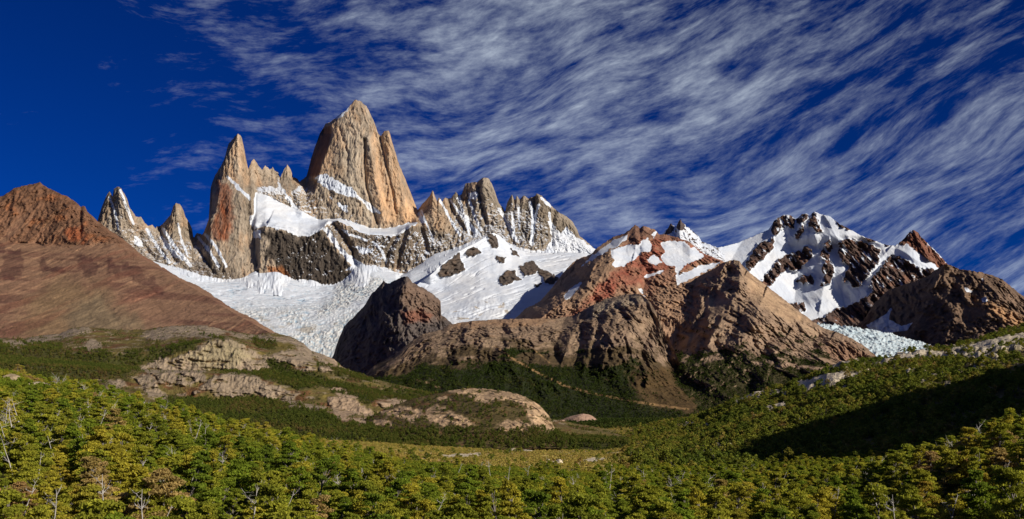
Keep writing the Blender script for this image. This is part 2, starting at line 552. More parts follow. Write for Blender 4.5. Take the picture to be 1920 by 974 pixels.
# --- the granite wall: satellite spires, the two great towers, the serrated ridge
MASSIF = [(120, 470), (150, 450), (175, 428), (183, 414.6), (185, 407), (192, 385), (201, 364.7), (205, 359), (209, 365), (211, 370), (213.6, 355.4), (221.7, 350), (227, 353.6),
          (233, 363), (238, 372), (242, 387), (247.6, 396), (255, 407), (264, 406.4), (270, 416.4), (277, 424), (284.6, 422), (292, 427.5), (295.6, 424), (301, 424),
          (310.4, 414.6), (320, 403.5), (325, 387), (330, 381.3), (338, 383), (343.7, 394), (347.4, 407), (355, 418), (360, 429), (363, 448), (366, 441), (369.5, 437.5), (375, 438.6),
          (379, 441), (382, 437), (391.7, 411), (393.6, 374), (395, 352), (399, 339), (404, 328), (410, 318), (415.4, 309.7), (421, 297), (428, 271), (436, 261.6), (441, 256), (446, 250.5),
          (450, 253), (453, 258), (457, 274.6), (461.6, 298.6), (465, 317), (468, 311), (471, 304), (476.4, 297.5), (480, 304), (484, 309.7), (491, 319), (497.5, 310.8), (506, 318), (509, 317),
          (511.5, 312), (515, 320.8), (521, 322.6), (525.6, 333.7), (532, 319), (539, 308.6), (545, 317), (549, 332), (556, 333.7), (561.4, 341), (574, 332), (578, 319),
          (583.6, 296.7), (591, 274.6), (600, 250.5), (606, 241), (611, 232), (618.7, 230), (630, 221), (641, 212), (648, 208), (653, 202), (657.5, 197), (662, 191), (666.7, 186.6), (673, 189), (678, 191.4), (682, 196), (687, 199),
          (694.4, 213.6), (702, 230), (709, 250.5), (712, 255), (715, 254), (720, 247), (726, 245), (729.6, 245), (733, 258), (739, 278), (748, 308), (759, 333.7), (770, 361.4),
          (777.6, 381.7), (783, 394), (786, 390), (799, 374.7), (806.5, 367), (811, 357), (816, 369), (819.5, 378), (823, 369), (828.7, 378), (834, 371), (845, 373), (854.6, 360), (860, 367),
          (865.6, 365.4), (869, 354), (873, 345), (884, 342.5), (895, 341.4), (899, 337.7), (906, 334), (912, 333), (917.4, 336), (923, 347), (930, 365.4), (936, 382), (943, 389.5), (947, 398.7),
          (950.6, 382), (955, 373), (960, 365.4), (965.4, 376.5), (969, 367), (974.7, 375), (982, 367), (991, 373), (996, 370), (1002, 369), (1006, 363.6), (1015, 367), (1028, 380), (1039, 391),
          (1048.6, 398.7), (1061.5, 406), (1072.6, 415), (1080, 426.4), (1087, 443), (1098.5, 452), (1109.5, 461.5), (1125, 475), (1150, 490)]
K = [(120, 470), (230, 480), (262, 482), (295.6, 492), (320, 499), (351, 505), (369.5, 512.5), (414, 523.6), (443.5, 523.6), (463, 516), (478.7, 509), (491, 512), (509.5, 508), (528, 508), (543, 523),
     (565, 525), (583, 523), (602, 532.5), (623.5, 534), (645, 526), (663.5, 502), (670, 495), (700, 497), (731, 503), (750, 517), (762, 512), (788, 496), (814, 477), (851, 466), (880.5, 455),
     (921, 439), (939.6, 441), (954, 458), (980, 465), (999, 469), (1028, 469), (1050, 470), (1090, 472), (1125, 480), (1150, 492)]
px = np.arange(120, 1150.1, 1.25)
crest, kk = interp(MASSIF, px), np.convolve(np.pad(interp(K, px), 12, 'edge'), np.ones(25) / 25, 'valid')
lip = interp([(470, 455), (478, 430), (497, 424), (520, 428), (537, 431.6), (559.5, 442.7), (582, 441), (600, 430), (615, 416), (633.5, 414), (655.6, 423), (674, 436), (692.6, 440), (722, 442), (744.7, 442.7),
              (766.5, 425), (781, 421), (800, 430), (850, 430), (900, 420), (1000, 430), (1150, 485)], px)
shelf = interp([(470, 380), (482, 363), (500, 366), (515, 374), (530, 382), (545, 389), (567, 397), (596.5, 413), (615, 411), (640, 411), (667, 419), (692.6, 428), (715, 430), (740, 427), (759, 422), (777.6, 417),
                (800, 410), (850, 410), (900, 395), (1000, 410), (1150, 482)], px)
wall = np.where((px < 474), 1.0, 0.0)
lip = np.where(px < 474, kk + 0.33 * (crest - kk), lip)
shelf = np.where(px < 474, kk + 0.62 * (crest - kk), shelf)
onshelf = sm(px, 472, 480) * (1 - sm(px, 770, 790))
Yc = interp([(120, 7500), (183, 7450), (222, 7300), (300, 7450), (330, 7300), (363, 7480), (382, 7500), (393, 7480), (420, 7330), (446, 7290), (465, 7420), (500, 7560), (561, 7620), (574, 7850), (600, 7760), (640, 7660), (668, 7640),
             (700, 7640), (730, 7640), (785, 7760), (811, 7500), (860, 7520), (905, 7420), (945, 7560), (1000, 7420), (1060, 7450), (1110, 7500), (1150, 7500)], px)
Yk = interp([(120, 7150), (380, 7000), (1000, 7050), (1150, 7200)], px)
L = Layer(120, 1150, 1.25, [
    (kk + 45, Yk - 260, 14, 1.0),
    (kk, Yk, 80, 1.0),
    (lip, Yk + lerp(120, 90, onshelf), 50, 1.0),
    (shelf, Yk + lerp(220, 400, onshelf), 140, 1.0),
    (crest, Yc, 1, 1)], crest_noise=1.3, crest_scale=4.2, back=350, seed=3)
x, y, z = L.X0, L.Y0, L.Z0
PX, PY = L.PX, L.PY
# big forms
L.arete([(666, 187), (640, 215), (622, 235), (626, 252), (619, 272), (607, 297), (598, 330)], 24, 330, 40)
L.arete([(446, 250), (428, 290), (415, 312), (408, 334), (413, 352), (404, 400), (393, 413), (386, 440)], 14, 190)
L.arete([(222, 350), (226, 380), (224, 400), (229, 440)], 14, 60)
L.arete([(330, 381), (318, 420), (312, 470)], 20, 50)
L.arete([(912, 333), (897, 352), (905, 380), (916, 410), (922, 430)], 22, 80)
L.arete([(1006, 363), (1010, 390), (998, 430)], 14, 55)
L.arete([(960, 366), (950, 400), (955, 450)], 10, 35)
L.ridge([(811, 357), (822, 400), (826, 425)], 20, 55)
L.ridge([(726, 246), (745, 310), (762, 400)], 26, 55)
L.ridge([(690, 260), (702, 330), (720, 415)], 12, 40)
for crack, a_ in (([(684, 262), (685, 285), (683, 308), (687, 352), (707, 418)], -46), ([(712, 255), (722, 300), (735, 360), (742, 400)], -30), ([(636, 240), (652, 290), (650, 330)], -16)):
    L.ridge(crack, 4.0, a_)
L.ridge([(566, 400), (560, 360), (575, 340), (592, 332)], 12, 40)
L.ridge([(620, 414), (640, 440), (660, 470), (668, 495)], 10, -55)     # snow couloir
L.arete([(500, 424), (488, 450), (486, 500)], 10, 60)
for gl in ([(478, 432), (478, 470), (482, 498)], [(742, 446), (728, 470), (722, 500)], [(762, 428), (750, 470), (744, 505)], [(786, 400), (790, 430), (800, 470)],
           [(839, 372), (850, 400), (868, 430)], [(872, 375), (880, 410), (885, 440)], [(944, 398), (952, 430), (960, 455)], [(1003, 372), (1002, 410), (998, 455)], [(897, 350), (903, 390), (912, 420)],
           [(1040, 400), (1034, 430), (1036, 460)], [(365, 450), (380, 480), (400, 510)], [(300, 430), (310, 460), (330, 490)], [(262, 440), (270, 465), (290, 485)]):
    L.ridge(gl, 7, -48)
wx = x + 40 * fbm(x / 180, y / 400, z / 220, 4)
damp = 0.2 + 0.8 * sm(L.down, 0, 16)
lower = onshelf[None, :] * sm(PY - lip[None, :], -1, 4)
shelfm = onshelf[None, :] * sm(PY - shelf[None, :], -3, 2) * (1 - sm(PY - lip[None, :], -2, 2))
rock = 1 - shelfm
dx1 = wx + 0.55 * z
dx2 = wx - 0.40 * z
tower0 = np.maximum(L.poly([(574, 340), (600, 240), (667, 180), (735, 240), (790, 400), (780, 420), (700, 425), (680, 360), (640, 330), (590, 335)], 12, 8), L.poly([(390, 440), (446, 245), (470, 330), (480, 480), (440, 520), (400, 470)], 12, 8))
rg = 1 - 0.55 * tower0
L.push(rock * damp * (7 * (ridged(wx / 120, y / 900, z / 700, 4, 0.55) - 0.55) + rg * (30 * (ridged(dx1 / 110, y / 500, dx2 / 300, 4, 0.6) - 0.5) + 38 * crag(x, y, z, 46, 2.0, 3.2))
                      + 13 * (ridged((wx + 0.12 * z) / 22, y / 300, z / 240, 5, 0.7) - 0.5) + 9 * (ridged((wx - 0.3 * z) / 13, y / 100, z / 70, 3, 0.6) - 0.5) + rg * 10 * fbm(x / 10, y / 40, z / 16, 4)))
L.push(shelfm * 25 * fbm(x / 120, y / 120, z / 60, 4) + 45 * shelfm * sm(0.5 - np.abs((PY - shelf[None, :]) / np.maximum(lip - shelf, 4)[None, :] - 0.75), 0.2, 0.5))
needle = sm(PX, 790, 830)
L.push(rock * damp * needle * (34 * (ridged((wx - 0.08 * z) / 34, y / 300, z / 520, 4, 0.6) - 0.55)))
# horizontal ledges
L.push(rock * damp * 10 * (ridged(x / 160, y / 300, (z + 0.25 * x) / 45, 3) - 0.5))
n = L.normals()
strk = fbm((wx + 0.2 * z) / 55, y / 400, z / 210, 5, 0.62)
strk2 = fbm(wx / 16 + 40, y / 200, z / 220, 4, 0.6)
big = fbm(x / 220, y / 300, z / 260, 3)
grey, gold, dark, rust = C(160, 145, 126), C(198, 160, 122), C(88, 80, 72), C(140, 82, 54)
base = np.broadcast_to(grey, PX.shape + (3,)).copy()
upw = sm(L.down, 150, 0)
tower = L.poly([(574, 340), (600, 240), (667, 180), (735, 240), (790, 400), (780, 420), (700, 425), (680, 360), (640, 330), (590, 335)], 8, 8)
tower = np.maximum(tower, L.poly([(400, 330), (446, 245), (466, 310), (470, 350), (440, 350), (425, 335)], 6, 5))
tower = np.maximum(tower, L.poly([(525, 340), (539, 305), (560, 345), (540, 370)], 5, 4))
tower = np.maximum(tower, 0.8 * L.poly([(466, 312), (476, 296), (520, 320), (520, 350), (480, 350)], 4, 4))
tower = np.maximum(tower, L.poly([(318, 405), (330, 378), (345, 395), (352, 425), (330, 430), (312, 440)], 5, 4))
tower = np.maximum(tower, 0.7 * L.poly([(784, 395), (811, 355), (835, 370), (850, 400), (850, 440), (800, 430)], 5, 5))
tower = np.maximum(tower, L.poly([(865, 368), (873, 343), (897, 340), (895, 352), (880, 360), (870, 385)], 4, 3))
gw = np.clip(tower * (0.36 + 0.7 * big + 0.9 * strk + 0.6 * strk2 + 0.3 * sm(PX, 690, 730)), 0, 1)
base = paint(base, gw, gold)
base = paint(base, np.clip(0.45 * sm(strk, 0.0, 0.5) * (1 - tower), 0, 1), C(190, 150, 112))
base = paint(base, 0.6 * sm(strk2 - 0.3 * strk, 0.12, 0.5), C(104, 94, 84))
greyface = L.poly([(640, 300), (660, 230), (676, 260), (684, 330), (700, 410), (690, 420), (660, 360), (640, 330)], 10, 8)
base = paint(base, 0.8 * greyface, C(172, 158, 138))
base = paint(base, L.poly([(622, 234), (618, 272), (606, 300), (598, 330), (574, 334), (584, 290), (604, 240)], 3, 2) * 0.8, C(120, 78, 52))
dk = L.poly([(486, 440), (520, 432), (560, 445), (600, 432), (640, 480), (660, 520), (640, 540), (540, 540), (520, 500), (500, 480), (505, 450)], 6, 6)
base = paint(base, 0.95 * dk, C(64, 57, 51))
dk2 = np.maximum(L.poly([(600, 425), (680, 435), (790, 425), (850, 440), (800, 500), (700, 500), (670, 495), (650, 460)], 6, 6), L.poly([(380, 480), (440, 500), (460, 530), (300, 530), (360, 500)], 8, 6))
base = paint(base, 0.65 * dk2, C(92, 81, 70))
rusty = L.poly([(408, 334), (434, 358), (440, 410), (430, 448), (401, 452), (392, 430), (408, 400)], 5, 6)
base = paint(base, np.clip(rusty * (0.75 + 0.8 * strk), 0, 1), rust)
base = paint(base, 0.8 * L.poly([(500, 500), (530, 500), (545, 520), (505, 515)], 4, 3), C(150, 95, 55))
base = paint(base, 0.55 * needle * (1 - 0.7 * tower), C(138, 127, 112))
base = paint(base, 0.5 * L.poly([(945, 400), (1006, 362), (1090, 440), (1000, 470), (955, 455)], 6, 5), C(120, 108, 92))
base = base * (1 + 0.25 * strk2 + 0.2 * fbm(x / 30, y / 60, z / 30, 4))[..., None]
snow = shelfm * 1.0
snowpolys = [
    [(588, 334), (604, 325), (620, 331), (641, 345), (659, 352), (674, 370), (655, 370), (640, 365), (622, 357), (606, 350), (598, 342)],
    [(614, 366), (633, 381), (652, 388), (652, 402), (640, 395), (634, 385)],
    [(478, 362), (497, 366), (516, 375), (545, 392), (572, 402), (600, 412), (612, 420), (598, 434), (580, 444), (560, 444), (536, 434), (500, 426), (482, 400)],
    [(472, 432), (490, 430), (489, 448), (476, 446)], [(466, 405), (480, 405), (474, 425), (468, 418)],
    [(538, 385), (552, 400), (556, 410), (546, 402)], [(527, 350), (548, 375), (565, 402), (556, 400), (534, 370)],
    [(600, 420), (616, 412), (640, 409), (670, 420), (700, 430), (740, 427), (762, 418), (782, 418), (776, 424), (755, 436), (742, 442), (720, 440), (690, 440), (672, 434), (655, 422), (634, 414), (615, 420)],
    [(604, 428), (614, 424), (640, 465), (665, 485), (690, 500), (640, 510), (660, 498), (640, 478), (620, 450)],
    [(660, 462), (690, 465), (700, 475), (680, 476)], [(640, 430), (650, 433), (655, 442), (645, 438)],
    [(878, 362), (890, 361), (898, 365), (892, 373), (880, 374)], [(855, 372), (862, 366), (868, 385), (860, 382)],
    [(786, 398), (796, 418), (790, 420), (783, 402)], [(1008, 364), (1030, 380), (1040, 392), (1030, 390), (1014, 374)],
    [(1028, 415), (1038, 420), (1050, 440), (1062, 425), (1075, 442), (1100, 455), (1125, 475), (1125, 490), (1030, 490), (1022, 470), (1034, 450)],
    [(252, 442), (262, 448), (268, 462), (258, 462), (250, 452)], [(300, 440), (315, 455), (335, 478), (345, 490), (325, 480), (308, 462)],
    [(676, 376), (690, 380), (705, 400), (695, 398)], [(426, 330), (445, 345), (470, 372), (462, 370), (440, 350)],
    [(1003, 395), (1001, 430), (997, 462), (993, 455), (998, 420)], [(648, 207), (657, 198), (650, 211), (632, 226), (628, 223)],
    [(868, 390), (885, 425), (896, 440), (890, 444), (874, 418)], [(950, 402), (960, 430), (975, 455), (965, 452), (955, 432)],
]
for k, pl in enumerate(snowpolys):
    snow = np.maximum(snow, L.poly(pl, 2.2, 3.0, 8.0, k * 3.1) * (0.95 if k != 21 else 1))
for k, (ln, w_) in enumerate([([(826, 376), (838, 400), (852, 425), (862, 440)], 2.2), ([(845, 376), (860, 398), (884, 424), (900, 440)], 2.0), ([(862, 372), (868, 400), (880, 440)], 1.6), ([(880, 376), (888, 400), (902, 432)], 1.8),
                              ([(936, 392), (952, 420), (964, 446)], 2.2), ([(994, 380), (1000, 410), (997, 455)], 3.0), ([(1010, 385), (1003, 410), (1000, 440)], 2.0), ([(1030, 400), (1034, 430)], 2), ([(972, 390), (974, 430)], 1.4),
                              ([(960, 400), (966, 450)], 1.4), ([(790, 395), (802, 425), (812, 450)], 1.6), ([(205, 370), (216, 400), (222, 430)], 1.4), ([(226, 358), (236, 385), (250, 420)], 2.2), ([(275, 430), (300, 470), (318, 492)], 2.4),
                              ([(305, 430), (330, 465), (356, 498)], 2.6), ([(334, 420), (340, 450), (352, 480)], 1.6), ([(372, 445), (392, 470), (410, 500)], 2.4), ([(385, 440), (404, 462), (425, 500)], 2.0), ([(426, 332), (446, 350), (468, 374)], 2.0),
                              ([(640, 350), (660, 364), (690, 382), (712, 400)], 1.8), ([(700, 455), (716, 470), (724, 490)], 2), ([(655, 440), (675, 446), (688, 452)], 2)]):
    d_ = line_d(PX, PY, ln)[0] + 2.2 * fbm(PX / 7, PY / 9, k + 0.5, 3)
    snow = np.maximum(snow, sm(d_, w_ + 1.2, w_ - 0.6) * 0.95)
nup = n[..., 2] + 0.34 * fbm(x / 45, y / 60, z / 32, 4)
zone = np.clip(0.02 + 0.38 * L.poly([(150, 470), (222, 350), (250, 400), (300, 430), (380, 450), (450, 500), (450, 560), (150, 560)], 20) + 0.42 * L.poly([(540, 545), (500, 480), (640, 400), (790, 430), (860, 370), (940, 350), (1120, 460), (1120, 500), (760, 540)], 20) + 0.4 * L.poly([(690, 450), (790, 430), (830, 470), (790, 500), (700, 500)], 12)
               + 0.5 * L.poly([(470, 310), (560, 340), (690, 420), (600, 420), (480, 370)], 15) - 0.35 * tower, 0, 1)
snow = np.maximum(snow, sm(nup, 0.5, 0.72) * np.clip(zone * 1.25, 0, 1))
dust = sm(fbm((wx - 0.35 * z) / 26, y / 200, z / 110, 5, 0.66), 0.22, 0.40) * zone
snow = np.maximum(snow, 0.8 * dust * sm(PY, 380, 470))
snow = np.maximum(snow, sm(PY - kk[None, :], -2, 6))
L.build('granite_mountain', M_GRANITE, base, snow, splits=[
    ('granite_spires', 'slender grey granite spires dusted with snow rising behind the brown scree hill', -1e9, 381),
    ('granite_tower', 'tall pointed granite tower with a rust red stain low on its wall', 381.2, 525),
    ('granite_mountain', 'tallest golden granite mountain with sheer walls above a hanging snowfield', 525.2, 785),
    ('granite_ridge', 'serrated granite ridge with snow gullies beside the tallest mountain', 785.2, 1e9)], cat='mountain')

# --- the broken glacier below the wall
gk = interp(K, np.arange(200, 900.1, 1.5))
gs = np.convolve(np.pad(gk, 30, 'edge'), np.ones(61) / 61, 'valid')
L = Layer(200, 900, 1.5, [
    ([(200, 740), (900, 740)], 5550, 30, 1.0),
    ([(200, 640), (520, 650), (600, 655), (720, 660), (900, 680)], 5950, 90, 1.0),
    ([(200, 565), (450, 585), (600, 584), (700, 566), (760, 590), (900, 600)], 6400, 80, 0.9),
    ([(200, 530), (450, 553), (600, 560), (700, 540), (760, 543), (820, 535), (900, 520)], 6720, 40, 0.9),
    (np.maximum(gs + 9, gk + 3), 6950, 24, 1.0),
    (np.maximum(gk, gs - 5), 7030, 1, 1)], back=120, seed=4)
x, y, z = L.X0, L.Y0, L.Z0
fall = sm(L.PY, 550, 600) * (0.35 + 0.65 * sm(fbm(x / 300, y / 300, 2.2, 3), -0.25, 0.25))
fall = np.maximum(fall, L.poly([(640, 530), (690, 520), (720, 525), (700, 550), (660, 570), (620, 590), (590, 600)], 10, 8))
blocks = np.abs(perlin(x / 20 + 2 * fbm(x / 90, y / 90, 1, 2), y / 40, z / 34)) + 0.7 * np.abs(perlin(x / 9, y / 20, z / 18 + 9))
L.push(fall * (14 * (blocks - 0.4)) + 14 * fbm(x / 220, y / 220, z / 90, 4), fall * 9 * (blocks - 0.4) + 8 * fbm(x / 180, y / 130, 4.4, 4))
L.push(0, -10 * sm(ridged(x / 330, y / 110, 7.7, 3), 0.72, 0.95))
base = np.broadcast_to(np.array([0.64, 0.67, 0.71]), L.Z.shape + (3,)).copy()
base = paint(base, fall * 0.8, C(200, 197, 190))
base = paint(base, 0.85 * fall * sm(0.50 - blocks, 0.1, 0.35), C(126, 148, 164))
crev = sm(ridged((x + 40 * fbm(x / 160, y / 160, 3.1, 3)) / 210, y / 36, 8.8, 3, 0.55), 0.70, 0.86) * sm(L.PY, 515, 540)
L.push(0, -9 * crev)
base = paint(base, 0.7 * crev, C(128, 156, 176))
base = paint(base, 0.7 * sm(fbm(x / 90, y / 200, z / 60, 4), 0.05, 0.4) * L.poly([(480, 590), (560, 590), (640, 575), (640, 620), (560, 640), (500, 620)], 14, 8), C(150, 138, 120))
L.build('glacier', M_ICE, base, np.ones(L.Z.shape), label='white broken glacier spread below the granite walls', cat='glacier')

# --- the snow dome in front of the serrated ridge
L = Layer(700, 1160, 1.5, [
    ([(700, 640), (1160, 640)], 5500, 20, 1.0),
    ([(700, 606), (820, 606), (970, 606), (1160, 600)], 5850, 110, 0.85),
    ([(700, 560), (780, 550), (830, 540), (900, 520), (960, 520), (1040, 520), (1160, 520)], 6450, 70, 1.0),
    ([(700, 580), (760, 548), (785, 532), (806, 517), (829, 495), (858, 473), (888, 458), (914, 441), (925, 437), (934, 441), (943, 448), (960, 464), (985, 472), (1010, 474), (1040, 474), (1090, 474), (1110, 478), (1160, 500)],
     [(700, 6300), (806, 6500), (925, 6850), (985, 6950), (1160, 7000)], 1, 1)], crest_noise=0.6, back=90, seed=5)
x, y, z = L.X0, L.Y0, L.Z0
rocks = [[(822, 515), (829, 497), (845, 484), (862, 474), (866, 490), (872, 505), (862, 514), (842, 519), (826, 520)],
         [(915, 440), (924, 438), (932, 448), (936, 462), (922, 466), (917, 455)],
         [(936, 522), (950, 507), (965, 507), (970, 518), (978, 524), (960, 530), (945, 536), (936, 532)],
         [(974, 500), (998, 487), (1010, 500), (1006, 512), (984, 517), (976, 508)],
         [(1008, 505), (1022, 505), (1048, 521), (1040, 532), (1024, 530), (1012, 515)],
         [(958, 466), (970, 474), (974, 482), (962, 480)], [(872, 474), (888, 462), (904, 476), (892, 480), (878, 484)],
         [(930, 480), (948, 484), (944, 494), (934, 490)], [(1002, 532), (1016, 530), (1012, 537), (1004, 538)]]
rm = np.zeros(L.Z.shape)
for k, pl in enumerate(rocks):
    rm = np.maximum(rm, L.poly(pl, 2.0, 3.0, 8.0, k))
L.push(30 * fbm(x / 260, y / 260, z / 120, 4) + rm * 40 * ridged(x / 40, y / 60, z / 40, 4), 7 * fbm(x / 120, y / 90, 3.3, 4))
cv = sm(ridged((x + 0.5 * y) / 420, (y - 0.5 * x) / 60, 5.5, 3), 0.76, 0.93) * (1 - rm)
L.push(4 * crag(x, y, z, 60, 4.0, 1.0), -16 * cv)
L.ridge([(806, 517), (829, 495), (858, 473), (888, 458), (925, 437)], 16, 90)
ice = L.poly([(810, 590), (880, 560), (960, 560), (990, 600), (860, 612), (820, 612)], 10, 8)
L.push(ice * 12 * (ridged(x / 30, y / 200, z / 60, 4) - 0.5))
base = C(86, 76, 68)[None, None] * (1 + 0.3 * fbm(x / 40, y / 40, z / 40, 3))[..., None]
base = paint(base, 0.5 * sm(fbm(x / 50, y / 60, z / 40, 3), 0, 0.4), C(120, 98, 80))
snow = 1 - rm
grit = ice * sm(fbm(x / 60, y / 200, z / 40, 4), -0.1, 0.35)
base = paint(base, grit, C(186, 176, 162))
snow = np.minimum(snow, 1 - 0.55 * grit)
L.build('snowfield', M_SNOW, base, snow, label='smooth snow dome with dark rock islands below the serrated ridge', cat='snowfield')

# --- the dark rock peak in front of the glacier
L = Layer(540, 870, 1.3, [
    ([(540, 745), (870, 745)], 4450, 20, 1.0),
    ([(540, 735), (640, 700), (740, 690), (800, 660), (870, 650)], 4620, 110, 0.9),
    ([(540, 730), (600, 695), (625, 668), (630, 650), (636, 634), (645, 612.6), (663.5, 594), (682, 575.6), (697, 551), (710, 538.6), (719, 526), (723, 531), (728, 532.5), (737.5, 528), (748, 523), (755, 519), (762, 519),
      (766, 520.6), (773, 530), (784, 536), (795.4, 541), (814, 554), (827, 565), (823, 583), (829, 592), (845, 604), (858, 618), (870, 640)],
     [(540, 5000), (700, 5150), (770, 5200), (827, 5250), (870, 5000)], 1, 1)], crest_noise=1.4, crest_scale=6, back=350, seed=6)
x, y, z = L.X0, L.Y0, L.Z0
L.arete([(719, 526), (712, 548), (706, 575), (690, 600), (664, 640), (655, 690)], 34, 90)
L.arete([(762, 519), (750, 560), (745, 600), (752, 720)], 130, 640, 40)
L.arete([(737, 528), (728, 560), (722, 600)], 14, 55)
L.ridge([(700, 550), (690, 590), (696, 610)], 8, 30)
L.push((0.25 + 0.75 * sm(L.down, 0, 18)) * (80 * (ridged((x + 0.3 * z) / 95, y / 260, z / 330, 4, 0.55) - 0.5) + 56 * crag(x, y, z, 40, 3.0, 2.0) + 16 * fbm(x / 14, y / 30, z / 22, 4)))
base = C(98, 88, 82)[None, None] * (1 + 0.3 * fbm(x / 50, y / 60, z / 90, 4))[..., None]
base = paint(base, 0.8 * L.poly([(750, 530), (775, 528), (830, 560), (830, 600), (770, 600), (750, 570)], 10, 8), C(128, 104, 86))
base = paint(base, 0.7 * L.poly([(752, 585), (790, 580), (812, 592), (800, 602), (760, 606)], 5, 4), C(132, 84, 66))
L.build('rock_peak', M_FARROCK, base, np.zeros(L.Z.shape), label='dark jagged rock peak with a shadowed face beside the glacier', cat='mountain')

# --- the red mountain with snow patches
RED_CREST = [(930, 640), (950, 612), (969, 594.5), (984, 580), (1013.5, 565), (1035.6, 539), (1047, 524), (1056, 512), (1065, 502), (1080, 487), (1095, 482), (1109.5, 476), (1115, 469), (1132, 456), (1150, 445), (1160, 441),
             (1168.7, 439), (1180, 432), (1191, 421), (1196, 425), (1200, 428), (1205.6, 424.6), (1209, 425), (1227.5, 431), (1236, 439.5), (1248, 440), (1262, 444), (1270, 446), (1293, 454), (1318, 474.5), (1335, 482), (1351, 488), (1375, 500), (1400, 530)]
L = Layer(930, 1400, 1.25, [
    ([(930, 690), (1400, 690)], 4500, 20, 1.0),
    ([(930, 640), (1000, 620), (1100, 600), (1200, 600), (1300, 600), (1400, 600)], 4750, 130, 0.9),
    ([(930, 625), (990, 600), (1060, 560), (1110, 510), (1150, 490), (1200, 490), (1300, 510), (1400, 560)], [(930, 4900), (1000, 4900), (1060, 5050), (1110, 5300), (1200, 5500), (1300, 5400), (1400, 5200)], 90, 1.0),
    (RED_CREST, [(930, 5250), (1000, 5250), (1047, 5450), (1109, 5650), (1190, 6050), (1280, 6000), (1351, 5700), (1400, 5500)], 1, 1)], crest_noise=1.3, crest_scale=5, back=400, seed=7)
x, y, z = L.X0, L.Y0, L.Z0
PX, PY = L.PX, L.PY
L.arete([(1180, 434), (1153, 468), (1129, 479), (1113, 500), (1100, 536), (1063, 561), (1034, 581), (1018, 594)], 34, 500, 40)
L.arete([(1209, 425), (1195, 450), (1190, 470)], 16, 70)
L.ridge([(1190, 470), (1215, 510), (1205, 545), (1225, 580)], 14, -50)
L.ridge([(1150, 480), (1120, 530), (1090, 560)], 18, 40)
L.ridge([(1270, 446), (1300, 470), (1350, 490)], 14, 60)
snowpolys = [
    [(1146, 470), (1162, 462), (1180, 458), (1196, 460), (1205, 448), (1215, 447), (1224, 460), (1218, 472), (1204, 474), (1196, 482), (1184, 490), (1176, 494), (1170, 503), (1144, 497), (1152, 490), (1148, 482)],
    [(1238, 458), (1252, 452), (1282, 455), (1312, 470), (1320, 482), (1310, 488), (1296, 492), (1284, 500), (1276, 510), (1268, 525), (1266, 500), (1246, 494), (1238, 482), (1248, 474)],
    [(1316, 498), (1352, 490), (1340, 503), (1318, 512), (1270, 536), (1266, 520), (1290, 508)], [(1206, 518), (1240, 508), (1256, 502), (1240, 512), (1208, 522)],
    [(1110, 478), (1130, 466), (1150, 450), (1178, 440), (1174, 452), (1150, 464), (1128, 478), (1108, 488), (1090, 500)], [(1056, 555), (1070, 540), (1090, 530), (1086, 540), (1072, 556), (1060, 562)],
    [(1196, 541), (1202, 542), (1210, 556), (1205, 556)], [(1218, 440), (1230, 436), (1226, 446)], [(1212, 486), (1226, 478), (1244, 492), (1232, 498), (1220, 494)],
]
snow = np.zeros(L.Z.shape)
for k, pl in enumerate(snowpolys):
    snow = np.maximum(snow, L.poly(pl, 2.2, 3.6, 9.0, k))
rel = ridged((x + 0.4 * z) / 110, y / 300, z / 300, 4, 0.55) - 0.5
fan = sm(fbm(x / 150, y / 400, z / 160, 3), 0.02, 0.25)
L.push((1 - 0.7 * fan) * (0.25 + 0.75 * sm(L.down, 0, 16)) * (1 - 0.8 * snow) * (80 * rel + 50 * crag(x, y, z, 38, 5.0, 1.6) + 16 * fbm(x / 13, y / 24, z / 16, 4)))
base = C(160, 128, 102)[None, None] * np.ones(L.Z.shape + (3,))
redm = L.poly([(1105, 575), (1085, 590), (1060, 600), (1100, 560), (1130, 520), (1160, 500), (1160, 470), (1190, 450), (1240, 440), (1300, 455), (1350, 490), (1300, 500), (1270, 520), (1240, 540), (1222, 560), (1200, 530), (1170, 540), (1140, 560)], 10, 12, 24)
redc = C(146, 84, 66)[None, None] * (1 + 0.5 * fbm(x / 60, y / 80, z / 40, 4))[..., None]
base = base + (redc - base) * np.clip(redm * (0.8 + 0.6 * fbm(x / 80, y / 90, z / 60, 4)), 0, 1)[..., None]
base = paint(base, 0.85 * L.poly([(1040, 590), (1070, 560), (1110, 500), (1135, 470), (1160, 462), (1150, 480), (1160, 500), (1140, 520), (1110, 545), (1080, 570)], 6, 8), C(150, 122, 98))
base = paint(base, 0.7 * L.poly([(1150, 440), (1191, 418), (1240, 435), (1300, 455), (1240, 450), (1200, 445), (1190, 460), (1160, 455)], 4, 4), C(118, 84, 70))
base = paint(base, L.poly([(1204, 522), (1250, 508), (1275, 500), (1280, 520), (1260, 560), (1220, 560)], 6, 6) * 0.7, C(140, 112, 90))
L.build('red_mountain', M_BROWN, base, snow, label='rust red mountain with ragged snow patches under its dark summit', cat='mountain')

